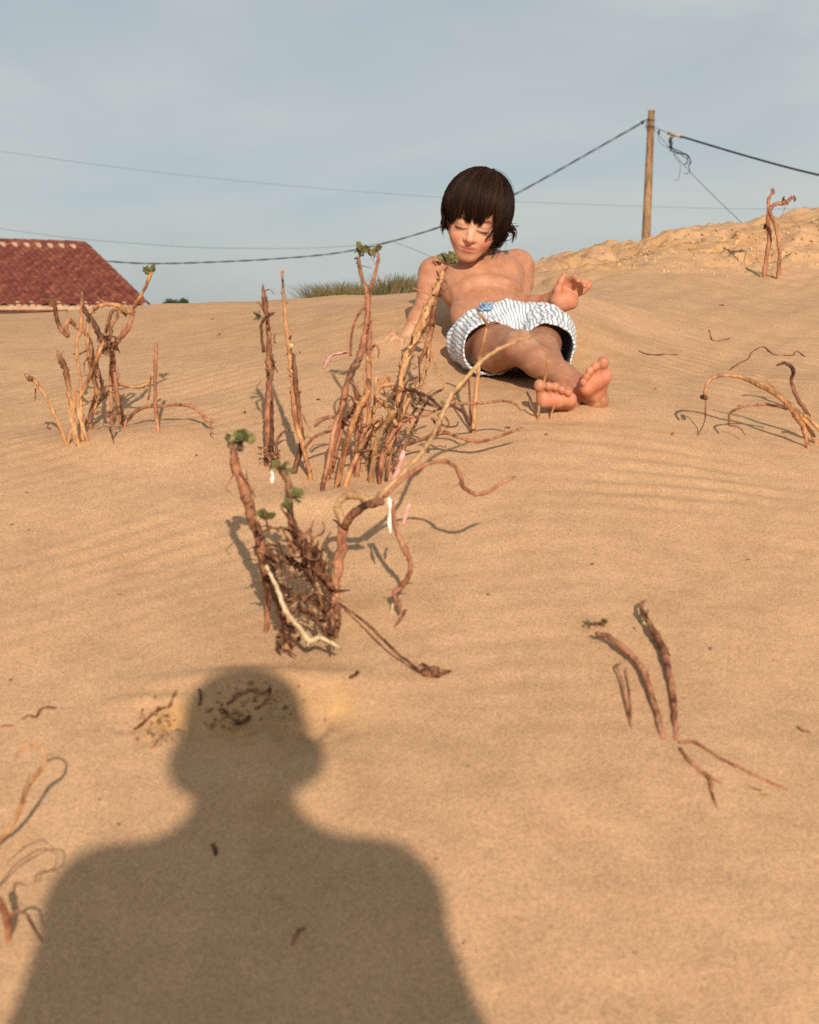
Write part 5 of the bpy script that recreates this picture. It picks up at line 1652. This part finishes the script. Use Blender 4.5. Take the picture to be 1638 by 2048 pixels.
# flicked-out ends at the viewer's right and loose hairs
for i in range(110):
    s0 = np.array([0.072, -0.030 + rsh.normal() * .012, -0.010 + rsh.normal() * .014])
    lk = rsh.integers(0, 4)
    e0 = np.array([(0.096, .104, .088, .080)[lk] + rsh.normal() * .003, -0.035 + rsh.normal() * .008, (-.012, -.026, -.040, -.05)[lk] + rsh.normal() * .004])
    e1 = e0 + np.array([(.012, .003, -.004, -.006)[lk] + rsh.normal() * .002, 0, (-.002, -.016, -.014, -.014)[lk] + rsh.normal() * .003])
    add_strand(catmull([hl(*s0), hl(*(s0 * .5 + e0 * .5 + [0.008, 0, -.004])), hl(*e0), hl(*e1)], 9), np.linspace(.0011, .0004, 9))
for i in range(240):
    s0 = np.array([0.070, -0.045 + rsh.normal() * .012, -0.03]); e0 = np.array([0.058 + rsh.normal() * .008, -0.022 + rsh.normal() * .012, -0.060 + rsh.normal() * .012])
    add_strand(catmull([hl(*s0), hl(*(s0 * .5 + e0 * .5 + [0.008, 0, 0])), hl(*e0)], 8), np.linspace(.0012, .0004, 8))
for i in range(150):
    s0 = np.array([-0.074, -0.01 + rsh.normal() * .016, -0.000]); e0 = s0 + [0.004 + rsh.normal() * .004, 0.004, -0.032 + rsh.normal() * .009]
    add_strand(catmull([hl(*s0), hl(*(s0 * .5 + e0 * .5 + [-0.003, 0, 0])), hl(*e0)], 8), np.linspace(.0010, .0004, 8))
# the cap of hair below the strands
hf_ = Field(HO - .16, HO + .17, 0.0032)
hf_.ell(hl(*CTR), RAD * HS * .965, HF, 0.01)
hf_.ell(hl(0, -0.045, -0.02), np.array((0.070, 0.055, 0.055)) * HS, HF, 0.02)
hf_.ell(hl(0.052, -0.022, -0.030), np.array((0.022, 0.032, 0.040)) * HS, HF, 0.02)
hf_.ell(hl(-0.052, -0.035, -0.02), np.array((0.022, 0.030, 0.030)) * HS, HF, 0.02)
# open the face
hf_.ell(hl(-0.002, 0.078, -0.040), np.array((0.062, 0.072, 0.056)) * HS, HF, 0.006, 'sub')
v, q = hf_.mesh()
SC, SR = np.array(HV), np.array(HFc)                        # strands: centre lines and radii
ST = np.gradient(SC, axis=1); ST /= np.linalg.norm(ST, axis=2, keepdims=True)
SN = SC - hl(*CTR); SN -= ST * (SN * ST).sum(2, keepdims=True); SN /= np.linalg.norm(SN, axis=2, keepdims=True) + 1e-9
SB = np.cross(ST, SN)
sv_ = np.stack([SC + SR[..., None] * (c_ * SN + d_ * SB) for c_, d_ in ((1, 0), (0, 1), (-1, 0), (0, -1))], 2)
ns_ = len(SC)
id_s = np.arange(ns_ * 44).reshape(ns_, 11, 4); nx_ = np.roll(id_s, -1, 2)
sq = np.stack([id_s[:, :-1], nx_[:, :-1], nx_[:, 1:], id_s[:, 1:]], -1).reshape(-1, 4)
hme = mesh_np('hair', np.vstack([sv_.reshape(-1, 3), v]), np.vstack([sq, q + ns_ * 44]))
a_ = hme.attributes.new('strand', 'FLOAT', 'POINT'); a_.data.foreach_set('value', np.concatenate([np.repeat(HT, 44), np.full(len(v), .05)]).astype(np.float32))
link('hair', hme, M['hair'], boy)

# ---- eyelashes
lash = []
for s in (-1, 1):
    for k_ in range(13):
        ex_ = (k_ - 6) / 6 * .0150
        b = np.array([s * .0262 + ex_, 0.0705 - 6 * ex_ ** 2, -0.0095 + 9 * ex_ ** 2])
        e_ = b + np.array([ex_ * .2, 0.003, -0.0030])
        lash.append(tube_geo([hl(*b), hl(*(b * .5 + e_ * .5)), hl(*e_)], [.0010, .0008, .0004], 4))
v, f = join_geo(lash)
link('eyelashes', mesh('eyelashes', v, f), M['hair'], boy)

# ---- shorts
WN = unit(TT * 0.86 + TN * -0.10 + np.array([-0.34, 0, 0.12]))     # waist plane normal, towards the chest
WC = P(1010, 640, 2.97) + TT * .012
LEGS = ((HIPR + TX * .006 + np.array([0, 0, .010]), P(981, 697, 2.80), 0.077, 0.0600), (HIPL + TX * .010 - np.array([0, 0, .006]), P(1094, 700, 2.79), 0.079, 0.0610))
sf = Field(P(870, 790, 2.7) * [1, 0, 0] + [-.02, 2.70, gz(0.25, 2.9) - 0.10], [P(1175, 600, 2.8)[0], 3.14, P(1000, 590, 3.0)[2]], 0.0030)
SP = np.stack(np.meshgrid(*[sf.lo[i] + sf.h * np.arange(sf.n[i]) for i in range(3)], indexing='ij'), -1).astype(np.float32)
def smin(a, b, k):
    h = np.maximum(k - np.abs(a - b), 0) / k
    return np.minimum(a, b) - h * h * k * .25
def shorts_volume(shrink, cut):
    d = d_ell(SP, PELV.astype(np.float32), np.array((0.112 - shrink, 0.105 - shrink, 0.080 - shrink), np.float32), TA.astype(np.float32))
    for a, b, ra, rb in LEGS:
        ax = unit(b - a)
        bb = b if cut else b + ax * .08
        c = d_cone(SP, a.astype(np.float32), (b + ax * .06).astype(np.float32), ra - shrink, rb - shrink)
        if cut: c = np.maximum(c, (SP - b) @ ax)
        d = smin(d, c, .025)
    if cut: d = np.maximum(d, (SP - WC) @ WN)
    return d
O_ = shorts_volume(0.0, True)
I_ = shorts_volume(0.0062, False)
I_ = np.minimum(I_, d_cone(SP, WC.astype(np.float32), (WC + WN * .1).astype(np.float32), .07, .09) if False else I_)
wr = 0.0022 * np.sin(SP @ (TX * 95 + TN * 40) + 2.0 * np.sin(SP @ (TT * 60))) + .0012 * np.sin(SP @ (TX * 210 - TT * 50))
sf.F = np.maximum(np.maximum(O_ + wr, np.maximum((SP - WC) @ WN, -9)), -(I_ + wr)).astype(np.float32)
v, q = sf.mesh()
v = sdf_smooth(v, q, 2, .4)
sme = mesh_np('shorts', v, q)
LX = unit((LEGS[0][1] + LEGS[1][1]) / 2 - PELV)
su = unit(TX - LX * TX.dot(LX)); sv = np.cross(LX, su)
ctr = PELV - LX * .03 - TN * .045
ang = np.arctan2((v - ctr) @ sv, (v - ctr) @ su)
a_ = sme.attributes.new('stripe', 'FLOAT', 'POINT')
a_.data.foreach_set('value', (ang / (2 * math.pi) * 84).astype(np.float32))
wd = (v - WC) @ WN
a_ = sme.attributes.new('waist', 'FLOAT', 'POINT'); a_.data.foreach_set('value', np.clip((wd + .016) / .004, 0, 1).astype(np.float32))
M['shorts'], nt_, bs_ = newmat('striped_cotton')
at_ = nt_.nodes.new('ShaderNodeAttribute'); at_.attribute_name = 'stripe'
pos_ = geo_pos(nt_)
ad = nt_.nodes.new('ShaderNodeMath'); ad.operation = 'MULTIPLY_ADD'; ad.inputs[1].default_value = 2.2
nt_.links.new(noise(nt_, 26, 3, .5, pos_), ad.inputs[0]); nt_.links.new(at_.outputs['Fac'], ad.inputs[2])
fr = nt_.nodes.new('ShaderNodeMath'); fr.operation = 'PINGPONG'; fr.inputs[1].default_value = 0.5
nt_.links.new(ad.outputs[0], fr.inputs[0])
cs_ = ramp(nt_, fr.outputs[0], [(0.10, (0.24, 0.29, 0.36)), (0.26, (0.68, 0.69, 0.70))])
cs_ = mixc(nt_, .3, cs_, ramp(nt_, noise(nt_, 240, 3, .6, pos_), [(0.3, (.7, .7, .7)), (.65, (1.1, 1.1, 1.1))]), 'MULTIPLY')
nt_.links.new(cs_, bs_.inputs['Base Color'])
bs_.inputs['Roughness'].default_value = 0.85
bs_.inputs['Specular IOR Level'].default_value = 0.2
n_ = bump(nt_, bs_, noise(nt_, 90, 4, .6, pos_, 1.0), 0.5, 0.004)
shorts = link('shorts', sme, M['shorts'], boy)
shorts['label'] = 'white swim shorts with thin grey-blue stripes'
# drawstring bow
M['cord'] = simple_mat('blue_cord', (0.16, 0.26, 0.40), (0.30, 0.42, 0.56), 90, .7)
zw = Zoom(780, 310, 3.276)
def front(q, lift=.004):
    r_ = ray(*q); r_ /= np.linalg.norm(r_)
    s_ = np.linspace(2.7, 3.25, 700); pp = CAM + r_ * s_[:, None]
    j = ((pp - sf.lo) / sf.h).astype(int)
    ok = ((j >= 0) & (j < sf.n)).all(1)
    d = np.full(len(s_), 1.0); d[ok] = sf.F[j[ok, 0], j[ok, 1], j[ok, 2]]
    i = np.argmax(d < .003)
    return pp[i] - r_ * lift if d[i] < .003 else P(*q, 2.90)
bow = []
for pts in ([(625, 1010), (590, 985), (610, 970), (640, 1000)], [(630, 1000), (650, 970), (670, 975), (640, 1008)], [(625, 1008), (600, 1015), (578, 1005)], [(632, 1008), (650, 1010), (668, 998)], [(622, 1002), (636, 1012)]):
    bow.append(tube_geo(catmull([front(zw(*p)) for p in pts], 16), .0034, 6))
v, f = join_geo(bow)
link('drawstring', mesh('drawstring', v, f), M['cord'], shorts)

# ------------------------------------------------------------------ the photographer, kneeling behind the camera
def shadow_of(px, py, y):
    """the point at depth y whose shadow falls on the sand at a point of the photograph"""
    g = gp(px, py, 0.6, 4.0)
    return g - LDIR * ((g[1] - y) / LDIR[1])


LU = unit(np.cross(LDIR, [0, 0, 1.0])); LV = np.cross(LU, LDIR)
LA = np.array([LU, LDIR, LV])
MP = 1.55 / F
pf = Field((-0.75, -1.25, -0.4), (0.75, -0.03, 1.75), 0.0115)
hc = shadow_of(488, 1436, -0.22)
pf.ell(hc, (128 * MP, 0.095, 120 * MP), LA, .01)
pf.ell(shadow_of(488, 1505, -0.19), (130 * MP, 0.07, 95 * MP), LA, .03)
for q_ in ((382, 1536, 44), (604, 1518, 46)): pf.ell(shadow_of(q_[0], q_[1], -.20), (q_[2] * MP, .05, q_[2] * MP * 1.15), LA, .03)
pf.cone(shadow_of(490, 1560, -.24), shadow_of(488, 1680, -.27), 74 * MP, 90 * MP, .02)
sl_, sr_ = shadow_of(205, 1812, -.27), shadow_of(768, 1800, -.27)
nb = shadow_of(488, 1720, -.28)
pf.cone(nb, sl_, 78 * MP, 92 * MP, .05); pf.cone(nb, sr_, 78 * MP, 92 * MP, .05)
el_, er_ = shadow_of(108, 2090, -.17), shadow_of(880, 2090, -.17)
pf.cone(sl_, el_, 88 * MP, 76 * MP, .03); pf.cone(sr_, er_, 88 * MP, 76 * MP, .03)
pf.cone(el_, (-.06, -.085, .93), .045, .034, .02); pf.cone(er_, (.06, -.085, .93), .045, .034, .02)
for s in (-1, 1):
    pf.ell((s * .055, -.085, .95), (.034, .03, .045), None, .02)
    for k_ in range(4): pf.cone((s * .06, -.075 - .012 * k_, .955 + .018 * k_), (s * .02, -.06, .955 + .018 * k_), .011, .009, .006)
mid_ = (sl_ + sr_) / 2
pv = np.array([mid_[0], -0.36, gz(0, -.35) + 0.47])
pf.ell(mid_ * .62 + pv * .38, (.185, .105, .22), None, .08)
pf.ell(pv, (.17, .12, .13), None, .08)
for s in (-1, 1):
    hipp = pv + [s * .10, 0, -.03]
    kx, ky = pv[0] + s * .17, -.22
    kn = np.array([kx, ky, gz(kx, ky) + .06]); fx = np.array([kx - s * .05, -.72, gz(kx, -.72) + .05])
    pf.cone(hipp, kn, .095, .068, .04); pf.cone(kn, fx, .062, .042, .02)
    pf.cone(fx, fx + [0, -.10, -.02], .04, .03, .02)
PV, PQ = pf.mesh()
M['jacket'] = simple_mat('dark_clothes', (0.03, 0.035, 0.05), (0.06, 0.065, 0.08), 12, .85)
ph = link('person', mesh_np('photographer', sdf_smooth(PV, PQ, 2), PQ), M['jacket'])
tag(ph, 'photographer kneeling behind the camera, seen only as the head-and-shoulders shadow on the sand', 'person')
